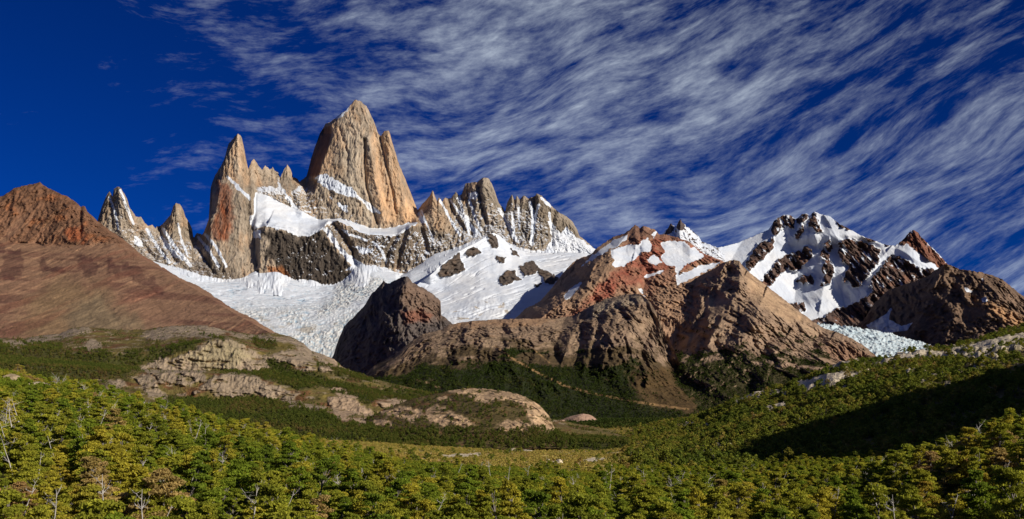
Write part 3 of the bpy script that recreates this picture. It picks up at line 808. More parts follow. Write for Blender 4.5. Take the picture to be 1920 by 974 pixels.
# --- the brown ridge at the right edge
L = Layer(1470, 2100, 1.6, [
    ([(1470, 720), (2100, 720)], [(1470, 6600), (1700, 6450), (1800, 6150), (2100, 5200)], 20, 1.0),
    ([(1470, 690), (1700, 660), (1800, 650), (2100, 640)], [(1470, 6700), (1700, 6550), (1800, 6250), (2100, 5500)], 120, 0.9),
    ([(1470, 670), (1560, 640), (1620, 600), (1640, 568), (1665, 545), (1700, 532), (1740, 518), (1753, 507), (1771, 496), (1782, 497.6), (1800, 505), (1821.5, 508), (1843, 512), (1861, 517), (1879, 524.5), (1893, 535), (1908, 548), (1920, 557), (1990, 580), (2100, 600)],
     [(1470, 7000), (1740, 6950), (1771, 6900), (2100, 6700)], 1, 1)], crest_noise=1.6, crest_scale=7, back=500, seed=8)
x, y, z = L.X0, L.Y0, L.Z0
L.arete([(1771, 496), (1748, 540), (1735, 585), (1700, 632), (1680, 660)], 130, 1250, 40)
L.arete([(1830, 510), (1800, 570), (1790, 600), (1770, 650)], 40, 130)
L.arete([(1880, 525), (1860, 570), (1850, 620), (1830, 640)], 36, 110)
fan = sm(fbm(x / 200, y / 400, z / 220, 3), 0.05, 0.3)
L.push((1 - 0.7 * fan) * (0.25 + 0.75 * sm(L.down, 0, 18)) * (120 * (ridged((x - 0.2 * z) / 130, y / 300, z / 420, 4, 0.55) - 0.5) + 90 * crag(x, y, z, 52, 6.0, 2.0) + 20 * fbm(x / 16, y / 30, z / 22, 4)))
base = C(118, 96, 78)[None, None] * (1 + 0.35 * fbm(x / 60, y / 80, z / 120, 4))[..., None]
base = paint(base, 0.8 * L.poly([(1820, 560), (1870, 572), (1925, 600), (1925, 625), (1860, 590)], 8, 8), C(180, 138, 98))
base = paint(base, 0.5 * L.poly([(1540, 600), (1620, 560), (1640, 610), (1600, 640)], 8, 8), C(130, 92, 70))
snow = np.zeros(L.Z.shape)
for k, pl in enumerate([[(1806, 537), (1822, 545), (1826, 550), (1812, 547)], [(1840, 560), (1848, 556), (1852, 566), (1842, 568)], [(1838, 520), (1844, 522), (1842, 530)],
                        [(1625, 610), (1660, 590), (1672, 575), (1668, 600), (1690, 612), (1712, 605), (1700, 620), (1660, 626), (1630, 622)], [(1550, 600), (1566, 596), (1580, 612), (1560, 612)]]):
    snow = np.maximum(snow, L.poly(pl, 2, 2, 8, k))
L.build('brown_ridge', M_BROWN, base, snow, label='brown craggy ridge at the right with a deep shadowed face', cat='mountain')

# --- the blue ice tongue
L = Layer(1480, 1800, 1.5, [
    ([(1480, 730), (1800, 730)], 4700, 10, 1.0),
    ([(1480, 690), (1660, 690), (1800, 672)], 5200, 90, 0.9),
    ([(1480, 600), (1537.6, 609), (1591.5, 614), (1645, 621.5), (1692, 634), (1735, 645), (1757, 657), (1770, 668), (1800, 690)], 6150, 1, 1)], crest_noise=1.0, crest_scale=3, back=80, seed=9)
x, y, z = L.X0, L.Y0, L.Z0
b1 = ridged((x + 0.2 * y) / 42, y / 60, 1.0, 4, 0.65)
b2 = np.abs(perlin(x / 17, y / 20, 3.0))
L.push(18 * (b1 - 0.5), 24 * (b1 - 0.5) + 13 * b2)
base = np.broadcast_to(C(194, 208, 212), L.Z.shape + (3,)).copy()
base = paint(base, sm(0.55 - b1, 0, 0.3) * 0.85, C(132, 168, 184))
base = paint(base, sm(b2, 0.25, 0.6), C(212, 217, 215))
L.build('ice_tongue', M_ICE, base, np.ones(L.Z.shape) * 1.0, label='pale blue glacier tongue flowing down between the brown slopes', cat='glacier')

# --- the grey brown dome on the right of the ravine
L = Layer(1195, 1720, 1.25, [
    ([(1195, 850), (1720, 850)], 2900, 10, 1.0),
    ([(1195, 800), (1400, 775), (1500, 745), (1600, 720), (1720, 740)], 3200, 130, 0.85),
    ([(1195, 760), (1250, 680), (1330, 620), (1400, 610), (1480, 640), (1560, 670), (1650, 700), (1720, 740)], 4150, 120, 1.0),
    ([(1195, 740), (1215, 690), (1225, 640), (1236, 596), (1246, 575), (1256, 561), (1268, 544), (1285, 533), (1305, 522), (1320, 513), (1342, 503), (1350, 496), (1357, 492), (1367, 488.6), (1376, 488), (1387, 490), (1394, 501),
      (1412, 517), (1436, 535), (1459, 553), (1491, 578), (1505, 589), (1520, 600), (1541, 614), (1570, 623), (1585, 629), (1599, 636), (1613, 644), (1627, 654), (1640, 666), (1649, 675), (1656, 684), (1690, 712), (1720, 735)],
     [(1195, 4700), (1256, 4900), (1370, 5050), (1500, 4700), (1600, 4400), (1720, 4000)], 1, 1)], crest_noise=1.2, crest_scale=8, back=400, seed=10)
x, y, z = L.X0, L.Y0, L.Z0
PX, PY = L.PX, L.PY
for g_, w_, a_ in (([(1360, 495), (1335, 540), (1310, 590), (1290, 640), (1275, 680)], 34, 230), ([(1395, 520), (1370, 570), (1340, 620), (1325, 650)], 30, 170), ([(1430, 560), (1415, 600), (1390, 640), (1378, 660)], 24, 110),
                   ([(1470, 640), (1440, 690), (1430, 735)], 24, 110), ([(1555, 640), (1530, 680), (1515, 720)], 22, 90)):
    L.arete(g_, w_, a_)
for g_ in ([(1300, 525), (1290, 560), (1270, 600), (1262, 640)], [(1322, 560), (1318, 590), (1300, 620)], [(1430, 640), (1455, 680), (1440, 710), (1436, 740)], [(1345, 600), (1320, 640), (1300, 670)], [(1500, 600), (1490, 640), (1460, 665)]):
    L.ridge(g_, 8, -34)
wx = x + 0.15 * z + 45 * fbm(x / 160, y / 200, z / 160, 2)
fan = np.maximum(sm(fbm(x / 170, y / 400, z / 230, 3), 0.02, 0.25), L.poly([(1392, 500), (1415, 522), (1460, 558), (1500, 592), (1525, 608), (1480, 602), (1440, 585), (1410, 560)], 8, 6))
L.push((1 - 0.8 * fan) * (0.2 + 0.8 * sm(L.down, 0, 20)) * (120 * (ridged(wx / 110, y / 900, z / 700, 4, 0.5) - 0.5) + 56 * crag(x, y, z, 46, 7.0, 2.4, yd=5.0) + 17 * fbm(x / 12, y / 22, z / 13, 4)))
n = L.normals()
base = C(146, 122, 100)[None, None] * (1 + 0.3 * fbm(x / 70, y / 80, z / 50, 4))[..., None]
base = paint(base, 0.55 * fan, C(176, 148, 118))
base = paint(base, 0.75 * L.poly([(1395, 505), (1420, 525), (1460, 560), (1500, 590), (1520, 605), (1480, 600), (1440, 580), (1410, 545)], 8, 6), C(186, 154, 120))
base = paint(base, 0.6 * sm(fbm(wx / 45, y / 60, z / 140, 4), 0.0, 0.4), C(126, 100, 80))
base = paint(base, 0.6 * L.poly([(1590, 640), (1650, 675), (1640, 690), (1560, 680), (1540, 650)], 10, 8), C(140, 104, 80))
vegn = fbm(x / 110, y / 140, z / 90, 5, 0.6)
veg = sm(vegn + (PY - interp([(1195, 650), (1300, 665), (1420, 668), (1520, 680), (1600, 690), (1720, 700)], PX) + 14) / 75, 0.05, 0.30) * sm(n[..., 2] + 0.3 * vegn, 0.15, 0.4)
veg = np.maximum(veg, 0.8 * sm(fbm(x / 60, y / 90, z / 30, 4), 0.22, 0.34) * sm(PY, 590, 640))
base = paint(base, veg * 0.95, C(54, 52, 26) * (1))
DOME = dict(X=L.X, Y=L.Y, Z=L.Z, veg=veg, front=L.front, PY=PY, n=n)
L.build('grey_mountain', M_BROWN, base, None, label='grey brown rounded rock mountain furrowed by gullies on the right of the ravine', cat='mountain')

# --- the long spur left of the ravine, forest on its foot
SPUR = [(600, 760), (640, 722), (660, 710), (676, 705), (688, 700), (700, 687), (720, 676), (737, 667), (763, 646), (775, 638), (792, 627), (810, 622), (827, 619), (840, 610), (857, 606), (888, 602), (930, 599), (969, 598), (1013, 597.5), (1040, 598), (1075, 592),
        (1096, 581), (1115, 570), (1137, 561), (1170, 553), (1190, 551), (1203, 553), (1219, 567), (1236, 594), (1244, 624), (1252, 640), (1264, 655), (1273, 679), (1289, 696), (1318, 721), (1336, 735), (1351, 746), (1375, 772), (1420, 800)]
L = Layer(600, 1420, 1.4, [
    ([(600, 840), (1420, 850)], 2600, 10, 1.0),
    ([(600, 790), (760, 765), (860, 785), (960, 800), (1100, 812), (1250, 808), (1340, 795), (1420, 805)], 2900, 100, 0.8),
    ([(600, 775), (700, 735), (800, 710), (900, 705), (1000, 715), (1100, 722), (1200, 726), (1300, 745), (1420, 802)], 3500, 110, 0.95),
    ([(600, 768), (700, 700), (800, 650), (900, 640), (1000, 640), (1100, 620), (1180, 610), (1250, 680), (1300, 720), (1420, 801)], 4000, 90, 1.0),
    (SPUR, [(600, 4300), (1000, 4500), (1180, 4550), (1250, 4100), (1340, 3600), (1420, 3300)], 1, 1)], crest_noise=0.9, crest_scale=8, back=300, seed=11)
x, y, z = L.X0, L.Y0, L.Z0
PX, PY = L.PX, L.PY
for g_, w_, a_ in (([(1085, 590), (1075, 620), (1060, 660)], 22, 120), ([(1170, 560), (1150, 600), (1140, 650), (1130, 690)], 26, 100), ([(760, 650), (735, 680), (715, 715)], 22, 160), ([(1110, 600), (1108, 640), (1098, 680)], 18, 110),
                   ([(1240, 620), (1225, 660), (1215, 700)], 20, 90), ([(880, 620), (870, 660), (850, 690)], 20, 80), ([(960, 610), (950, 650), (930, 680)], 16, 60)):
    L.arete(g_, w_, a_)
for g_ in ([(1098, 660), (1105, 690), (1110, 720), (1125, 745)], [(1030, 640), (1060, 690), (1110, 735)], [(930, 600), (960, 640), (1000, 690), (1060, 730)], [(1203, 556), (1232, 610), (1262, 665)]):
    L.ridge(g_, 6, -16)
wx = x + 30 * fbm(x / 160, y / 200, z / 160, 3)
fan = sm(fbm(x / 160, y / 400, z / 170, 3), 0.02, 0.25)
rr = sm(PY, 780, 690) * (1 - 0.75 * fan)
L.push((0.2 + 0.8 * sm(L.down, 0, 18)) * ((20 + 110 * rr) * (ridged((wx + 0.1 * z) / 105, y / 900, z / 600, 4, 0.5) - 0.5) + (6 + 56 * rr) * crag(x, y, z, 46, 8.0, 2.4, yd=6.0) + (3 + 15 * rr) * fbm(x / 12, y / 22, z / 12, 4)))
n = L.normals()
base = C(134, 112, 92)[None, None] * (1 + 0.5 * fbm(x / 60, y / 90, z / 40, 4))[..., None]
base = paint(base, 0.5 * fan, C(166, 140, 112))
base = paint(base, 0.6 * L.poly([(840, 604), (1010, 596), (1040, 600), (1000, 612), (900, 612), (850, 616)], 5, 4), C(150, 116, 86))
base = paint(base, 0.7 * L.poly([(1096, 581), (1137, 561), (1203, 553), (1210, 566), (1150, 580), (1100, 600)], 6, 6), C(160, 144, 122))
base = paint(base, 0.55 * sm(fbm(wx / 40, y / 60, z / 110, 4), 0.05, 0.4), C(122, 98, 80))
vegn = fbm(x / 120, y / 150, z / 80, 5, 0.6)
tl = interp([(600, 720), (700, 700), (800, 672), (860, 660), (950, 650), (1000, 660), (1060, 672), (1110, 660), (1180, 665), (1260, 690), (1420, 720)], PX) - 14
veg = sm(vegn + (PY - tl) / 60, -0.05, 0.35)
veg = np.maximum(veg, 0.75 * sm(fbm(x / 70, y / 90, z / 36, 4), 0.18, 0.34) * sm(PY, 605, 650))
base = paint(base, veg * 0.85, C(66, 54, 30))
base = paint(base, 0.75 * sm(fbm(wx / 26, y / 40, (z + 0.3 * x) / 15, 5, 0.65), 0.08, 0.28) * sm(PY, 600, 640), C(70, 58, 38))
forest = np.clip(sm(fbm(x / 170 + 7, y / 220, z / 70, 5, 0.6) + (PY - tl - 26) / 70, 0.02, 0.22), 0, 1)
brownpatch = L.poly([(1180, 700), (1250, 690), (1330, 750), (1300, 780), (1200, 760)], 12, 12)
forest = forest * (1 - 0.75 * brownpatch)
base = paint(base, forest * 0.97, C(36, 42, 18))
base = paint(base, 0.6 * brownpatch * (1 - forest), C(96, 72, 40))
trail = np.minimum(line_d(PX, PY, [(930, 650), (960, 672), (1010, 700), (1060, 724), (1110, 738), (1200, 755), (1290, 768)])[0], line_d(PX, PY, [(1000, 655), (1030, 680)])[0] + 1)
base = paint(base, 0.75 * sm(trail + 1.5 * fbm(x / 30, y / 30, z / 30, 3), 3.0, 1.0), C(150, 118, 78))
base = paint(base, sm(line_d(PX, PY, [(782, 712), (800, 718), (826, 728)])[0], 3, 1) * 0.7, C(150, 120, 90))
SPURD = dict(X=L.X, Y=L.Y, Z=L.Z, veg=forest, front=L.front, PY=PY, n=n)
L.build('forested_spur', M_BROWN, base, None, label='long rocky spur with dark forest on its lower slopes across the valley', cat='mountain')

# --- the brown scree hill on the left
HILL = [(-220, 420), (-120, 395), (0, 369.5), (8, 366), (15, 362), (26, 353.6), (44, 349), (56, 346), (66.5, 345), (72, 342), (75, 340.6), (79.5, 346), (92, 353.6), (111, 363), (129, 370), (142, 379.5), (151.5, 388.7), (155, 386), (159, 387), (164.5, 398), (175.5, 407),
        (183, 414.6), (199.5, 427.5), (222, 442), (240, 457), (266, 477), (295.6, 496), (332.6, 518), (369.5, 536.5), (406.5, 558.7), (443.5, 582.7), (480, 601), (515.6, 623), (546, 640), (600, 672)]
px = np.arange(-220, 600.1, 1.5)
hc = interp(HILL, px) - 4.5 * fbm(px / 34, 0.7, 1.9, 4, 0.6) * sm(px, 170, 220)
band = np.maximum(interp([(-220, 470), (0, 453), (74, 457), (155, 459), (207, 463), (251, 474), (300, 506), (370, 545), (443, 590), (520, 632), (600, 680)], px), hc + 5)
Yh = interp([(-220, 4600), (75, 4600), (250, 4250), (400, 3500), (515, 2900), (600, 2600)], px)
L = Layer(-220, 600, 1.5, [
    (np.full(px.shape, 700.0), 2450, 20, 1.0),
    (np.maximum(interp([(-220, 660), (0, 648), (300, 640), (480, 648), (600, 690)], px), hc + 8), interp([(-220, 2800), (300, 2750), (480, 2600), (600, 2450)], px), 150, 0.92),
    (band, Yh - 260, 90, 1.0),
    (hc, Yh, 1, 1)], crest_noise=1.3, crest_scale=7, back=600, seed=12)
x, y, z = L.X0, L.Y0, L.Z0
PX, PY = L.PX, L.PY
cragm = sm(band[None, :] - PY + 26 * fbm(PX / 34, PY / 26, 1.1, 4), -5, 9) * (1 - sm(PX, 225, 275)) * (1 - 0.8 * sm(fbm((x - 0.35 * z) / 34, y / 500, z / 260, 4), 0.10, 0.32) * sm(L.down, 30, 70))
wx = x + 30 * fbm(x / 140, y / 200, z / 140, 3)
L.push(cragm * (0.3 + 0.7 * sm(L.down, 0, 14)) * (44 * (ridged(wx / 105, y / 260, z / 170, 5, 0.6) - 0.5) + 26 * crag(x, y, z, 40, 9.0, 1.6) + 14 * fbm(x / 14, y / 30, z / 18, 4)) + 12 * cragm)
gul = ridged((x - 0.9 * z * 0.6 + 50 * fbm(x / 300, y / 300, z / 300, 2)) / 150, y / 2000, z / 1500, 3, 0.5) - 0.5
L.push((1 - cragm) * sm(L.down, 0, 25) * (30 * gul + 16 * crag(x, y, z, 58, 12.0, 3.0, yd=7.0) + 10 * fbm(x / 34, y / 60, z / 18, 5, 0.6)))
L.ridge([(150, 400), (151, 425), (150, 448)], 5, -22)
for g_ in ([(30, 380), (60, 410), (40, 450), (5, 500)], [(120, 455), (150, 500), (190, 560), (230, 620)], [(215, 480), (260, 540), (310, 590)]):
    L.ridge(g_, 10, -8)
scree = C(136, 104, 81)[None, None] * np.ones(L.Z.shape + (3,))
strata = fbm(x / 500, 0.3, (z + 0.10 * x) / 34, 4, 0.6)
diag = fbm((x - 0.35 * z + 60 * fbm(x / 260, y / 400, z / 200, 3)) / 36, y / 1500, z / 420, 5, 0.62)
scree = paint(scree, 0.85 * sm(strata, -0.02, 0.3), C(106, 74, 60))
scree = paint(scree, 0.6 * sm(diag, 0.04, 0.4), C(170, 132, 100))
scree = paint(scree, 0.75 * L.poly([(60, 560), (110, 520), (180, 540), (250, 600), (300, 640), (60, 650), (30, 620)], 30, 20, 30), C(142, 116, 84))
scree = paint(scree, 0.7 * L.poly([(130, 590), (180, 555), (250, 590), (290, 620), (130, 640)], 18, 14, 30), C(124, 108, 84))
purple = np.zeros(L.Z.shape)
for k, pl in enumerate([[(5, 480), (20, 468), (38, 470), (45, 500), (40, 520), (8, 525), (2, 505)], [(70, 490), (82, 486), (98, 500), (120, 500), (118, 512), (80, 510)], [(145, 505), (150, 482), (175, 490), (190, 500), (180, 515), (160, 520)],
                        [(195, 495), (205, 487), (222, 495), (232, 510), (226, 520), (205, 512)], [(230, 505), (238, 492), (256, 500), (285, 520), (310, 545), (300, 555), (260, 530), (236, 520)], [(0, 457), (10, 460), (8, 475), (-30, 480)]]):
    purple = np.maximum(purple, L.poly(pl, 3, 8, 12, k))
scree = paint(scree, 0.8 * purple * (0.8 + 0.4 * strata), C(84, 54, 48))
scree = paint(scree, 0.5 * sm(fbm((x - 0.5 * z) / 130, y / 900, z / 260, 4), 0.1, 0.4), C(118, 74, 58))
scree = scree * (1 + 0.55 * fbm((x - 0.5 * z) / 16, y / 300, z / 30, 5, 0.65))[..., None]
cragc = C(118, 86, 65)[None, None] * (1 + 0.4 * fbm(x / 50, y / 80, z / 50, 4))[..., None]
cragc = paint(cragc, 0.75 * sm(fbm(x / 110, y / 160, z / 70, 4), 0.12, 0.42), C(156, 100, 64))
cragc = paint(cragc, 0.8 * sm(fbm(x / 60 + 5, y / 120, z / 60, 4), 0.1, 0.4), C(92, 68, 52))
cragc = paint(cragc, 0.75 * L.poly([(120, 435), (140, 425), (162, 440), (165, 455), (130, 455)], 5, 6), C(150, 84, 52))
scree = scree + (cragc - scree) * cragm[..., None]
# the small bushes at its foot
scree = paint(scree, 0.8 * sm(fbm(x / 12, y / 20, z / 9, 3), 0.25, 0.4) * L.poly([(-50, 610), (30, 610), (60, 632), (40, 650), (-50, 650)], 8), C(60, 56, 30))
L.build('scree_hill', M_SCREE, scree, None, label='brown scree hill with a rusty crag along its top at the left', cat='hill')
# ------------------------------------------------------------------ the rocky bench and the valley ground
L = Layer(-160, 1180, 1.6, [
    ([(-160, 860), (1180, 880)], 1180, 6, 1.0),
    ([(-160, 775), (0, 760), (160, 770), (320, 802), (480, 816), (640, 822), (800, 826), (960, 829), (1180, 832)], 1300, 60, 1.0),
    ([(-160, 725), (0, 702), (100, 706), (200, 718), (300, 738), (400, 748), (500, 748), (560, 752), (640, 768), (720, 780), (800, 790), (900, 800), (1000, 808), (1180, 826)], 1700, 40, 1.0),
    ([(-160, 700), (0, 684), (150, 692), (220, 700), (300, 700), (345, 698), (420, 702), (480, 708), (520, 720), (600, 736), (640, 745), (720, 756), (800, 765), (900, 780), (1000, 796), (1180, 820)], 1740, 30, 1.0),
    ([(-160, 680), (0, 668), (150, 680), (250, 690), (300, 694), (340, 694), (420, 696), (500, 694), (560, 705), (640, 717), (720, 738), (800, 752), (900, 768), (1000, 788), (1180, 816)], 1950, 40, 1.0),
    ([(-160, 662), (0, 652), (150, 658), (260, 662), (310, 655), (360, 646), (400, 637), (430, 637), (455, 646), (480, 658), (500, 664), (560, 676), (640, 700), (720, 725), (800, 742), (900, 762), (1000, 784), (1180, 814)], 1990, 50, 0.9),
    ([(-160, 652), (0, 634), (40, 636), (74, 630), (111, 626), (137, 615), (159, 613), (190, 616), (222, 619), (273, 619), (290, 615), (314, 612), (351, 610.5), (388, 611), (410, 616), (425, 620), (480, 628), (505, 624), (516, 625), (546, 632), (568, 643), (583, 658), (608, 666), (627, 674), (634, 680),
      (640, 687), (654, 694), (700, 711), (760, 725), (800, 734), (850, 745), (900, 757), (1000, 780), (1180, 812)], [(-160, 2450), (300, 2400), (1180, 2000)], 1, 1)], crest_noise=0.9, crest_scale=8, back=200, seed=13)
x, y, z = L.X0, L.Y0, L.Z0
PX, PY = L.PX, L.PY
rocks = [
    [(262, 630), (300, 615), (350, 610), (395, 610), (425, 620), (420, 628), (400, 632), (330, 634), (300, 637), (272, 636)],
    [(262, 692), (290, 672), (330, 672), (355, 660), (390, 642), (405, 634), (430, 635), (455, 646), (480, 662), (500, 670), (503, 692), (480, 697), (440, 695), (410, 690), (380, 700), (340, 712), (300, 718), (288, 706)],
    [(297, 705), (340, 699), (380, 699), (388, 715), (350, 724), (300, 716)],
    [(400, 706), (440, 700), (480, 706), (520, 724), (562, 737), (548, 753), (500, 746), (480, 738), (420, 746), (390, 735), (362, 738)],
    [(498, 669), (542, 655), (579, 659), (591, 681), (593, 698), (563, 694), (542, 681), (510, 678)],
    [(545, 630), (570, 641), (585, 658), (607, 664), (630, 673), (640, 689), (610, 682), (588, 670), (560, 655)],
    [(599, 685), (623, 688), (624, 702), (603, 700)],
    [(614, 730), (636, 725), (670, 746), (656, 750), (634, 741)],
    [(614, 746), (644, 741), (680, 761), (704, 773), (731, 790), (720, 797), (697, 787), (685, 803), (664, 791), (640, 788), (622, 770)],
    [(706, 756), (729, 749), (757, 749), (780, 760), (797, 780), (780, 790), (757, 783), (738, 778)],
    [(800, 765), (819, 758), (834, 764), (861, 779), (890, 799), (869, 797), (846, 793), (830, 799), (811, 793), (795, 785)],
    [(698, 788), (723, 784), (731, 797), (700, 797)], [(157, 642), (170, 635), (190, 640), (192, 655), (165, 658)],
    [(190, 719), (225, 711), (238, 725), (200, 732)], [(262, 720), (290, 716), (312, 744), (314, 757), (280, 746)],
    [(40, 636), (74, 629), (111, 625), (137, 614), (165, 612), (180, 620), (120, 634), (60, 645)], [(425, 622), (480, 629), (540, 632), (560, 645), (500, 640), (450, 634)],
    [(0, 636), (40, 640), (60, 652), (20, 652)], [(820, 742), (860, 745), (890, 758), (850, 754)], [(250, 708), (284, 700), (296, 716), (262, 720)], [(505, 740), (560, 754), (610, 764), (600, 770), (540, 762)],
]
rm = np.zeros(L.Z.shape)
for k, pl in enumerate(rocks):
    rm = np.maximum(rm, L.poly(pl, 2.5, 4.5, 9.0, k * 1.7))
rm = rm * (1 - 0.85 * sm(fbm(x / 40, y / 80, (z + 0.1 * x) / 9, 4, 0.6), 0.12, 0.3))
fd = 0.25 + 0.75 * sm(L.down, 0, 10)
L.push(fd * rm * (5 + 13 * (ridged((x + 0.2 * z) / 26, y / 120, z / 110, 5, 0.62) - 0.5) + 4 * fbm(x / 6, y / 12, z / 8, 3)) + fd * 22 * fbm(x / 110, y / 110, z / 70, 4) + 4 * fbm(x / 22, y / 30, z / 12, 3))
vn = fbm(x / 60, y / 90, z / 30, 5, 0.6)
base = C(104, 92, 52)[None, None] * (1 + 0.4 * vn)[..., None]
heath = fbm(x / 45 + 9, y / 60, z / 22, 4)
base = base * (1 + 0.5 * fbm(x / 12, y / 20, z / 6, 4, 0.65))[..., None]
base = paint(base, 0.8 * sm(heath, 0.02, 0.25), C(104, 68, 46))
base = paint(base, 0.8 * sm(fbm(x / 24, y / 40, z / 8, 4), 0.2, 0.3), C(150, 132, 108))
base = paint(base, 0.6 * sm(-heath, 0.1, 0.4), C(120, 104, 50))
rockc = C(150, 132, 110)[None, None] * (1 + 0.35 * fbm(x / 14, y / 30, z / 40, 4))[..., None]
rockc = paint(rockc, 0.6 * sm(fbm(x / 10, y / 40, z / 60, 4), 0.05, 0.4), C(104, 92, 80))
rockc = paint(rockc, 0.5 * L.poly([(340, 672), (400, 640), (450, 645), (470, 670), (440, 690), (380, 690)], 10, 8), C(176, 162, 122))
rockc = paint(rockc, 0.6 * sm(PX, 590, 640), C(176, 148, 120))
base = base + (rockc - base) * rm[..., None]
forest = np.maximum(L.poly([(-170, 655), (60, 642), (140, 660), (270, 664), (300, 650), (380, 640), (345, 665), (250, 690), (230, 712), (190, 715), (100, 720), (-170, 740)], 10, 12, 22),
                    L.poly([(310, 745), (400, 752), (470, 742), (500, 752), (560, 758), (610, 768), (640, 792), (700, 800), (800, 806), (900, 806), (1000, 812), (1180, 826), (1180, 850), (300, 850), (300, 790)], 6, 6, 20))
forest = np.maximum(forest, L.poly([(408, 692), (440, 697), (500, 692), (505, 672), (540, 684), (600, 703), (680, 725), (760, 735), (820, 742), (880, 765), (790, 758), (720, 746), (690, 755), (640, 738), (600, 725), (560, 735), (520, 715), (470, 702)], 6, 7, 16))
forest = np.maximum(forest, 0.8 * L.poly([(355, 616), (385, 622), (420, 636), (400, 634), (360, 624)], 2, 2) + 0.8 * L.poly([(470, 632), (520, 634), (518, 655), (480, 650)], 4, 4) + 0.7 * L.poly([(590, 680), (650, 695), (700, 715), (660, 715), (610, 702)], 5, 5))
forest = np.clip(forest, 0, 1) * (1 - rm)
sparse = (1 - rm) * (1 - forest)
base = paint(base, forest * 0.85, C(52, 56, 24))
BENCH = dict(X=L.X, Y=L.Y, Z=L.Z, front=L.front, PX=PX, PY=PY, forest=forest, sparse=sparse, rm=rm)
L.build('rock_bench', M_BENCH, base, None, label='stepped rocky bench with grey cliffs and dark green scrub', cat='hill')

# pale rock dome in the valley
L = Layer(660, 1065, 1.4, [
    ([(660, 850), (1065, 840)], 1240, 6, 1.0),
    ([(660, 835), (930, 820), (1065, 822)], 1300, 60, 1.0),
    ([(660, 815), (770, 792), (850, 776), (930, 766), (1000, 776), (1030, 800), (1065, 821)], 1420, 50, 0.9),
    ([(660, 800), (700, 778), (740, 760), (780, 746), (810, 740), (834, 735), (850, 731), (869, 728.6), (888, 728), (907, 729), (925, 731), (945.7, 734), (965, 738), (984, 744), (1007, 757), (1018.6, 767), (1028, 778), (1034, 788), (1041, 806), (1050, 815), (1065, 820)],
     [(660, 1560), (907, 1640), (1040, 1460), (1065, 1440)], 1, 1)], crest_noise=1.2, crest_scale=9, back=160, seed=14)
x, y, z = L.X0, L.Y0, L.Z0
PX, PY = L.PX, L.PY
rm = np.maximum.reduce([L.poly(p, 3, 4, 9, k) for k, p in enumerate([
    [(836, 732), (870, 726), (910, 727), (946, 732), (986, 742), (1010, 757), (1030, 780), (1044, 808), (1030, 810), (1010, 800), (1000, 775), (985, 762), (960, 752), (930, 748), (910, 758), (895, 752), (880, 742), (850, 738)],
    [(930, 800), (950, 788), (975, 788), (1000, 800), (990, 808), (945, 808)], [(985, 765), (1005, 772), (1012, 800), (1030, 812), (1000, 800), (990, 782)], [(815, 745), (835, 742), (845, 750), (825, 752)]])])
for k, p in enumerate([[(700, 788), (723, 782), (735, 797), (702, 798)], [(706, 772), (729, 765), (757, 762), (785, 768), (800, 782), (780, 792), (757, 786), (738, 780)], [(800, 768), (819, 760), (838, 765), (864, 780), (892, 799), (869, 799), (846, 794), (830, 800), (811, 794), (795, 786)]]):
    rm = np.maximum(rm, L.poly(p, 3, 4, 9, k + 5.0))
rm = rm * (1 - 0.9 * sm(fbm(x / 30, y / 60, (z + 0.15 * x) / 7, 4, 0.62), 0.10, 0.26))
L.push((0.3 + 0.7 * sm(L.down, 0, 8)) * ((14 * crag(x, y, z, 20, 3.0, 2.0) + 10 * (ridged(x / 60, y / 90, (z + 0.1 * x) / 11, 3) - 0.5)) * rm + 14 * fbm(x / 60, y / 60, z / 40, 4)))
vn = fbm(x / 30, y / 50, z / 16, 4)
base = C(92, 80, 48)[None, None] * (1 + 0.4 * vn)[..., None]
base = paint(base, 0.5 * sm(fbm(x / 20, y / 30, z / 12, 3), 0.05, 0.35), C(110, 72, 50))
rockc = C(184, 154, 120)[None, None] * (1 + 0.3 * fbm(x / 9, y / 20, z / 22, 4))[..., None]
base = base + (rockc - base) * rm[..., None]
DOMEG = dict(X=L.X, Y=L.Y, Z=L.Z, front=L.front, PX=PX, PY=PY, sparse=1 - rm, forest=(1 - rm) * sm(PY, 800, 812))
L.build('rock_dome', M_BENCH, base, None, label='pale smooth rock dome standing in the valley floor', cat='rock')

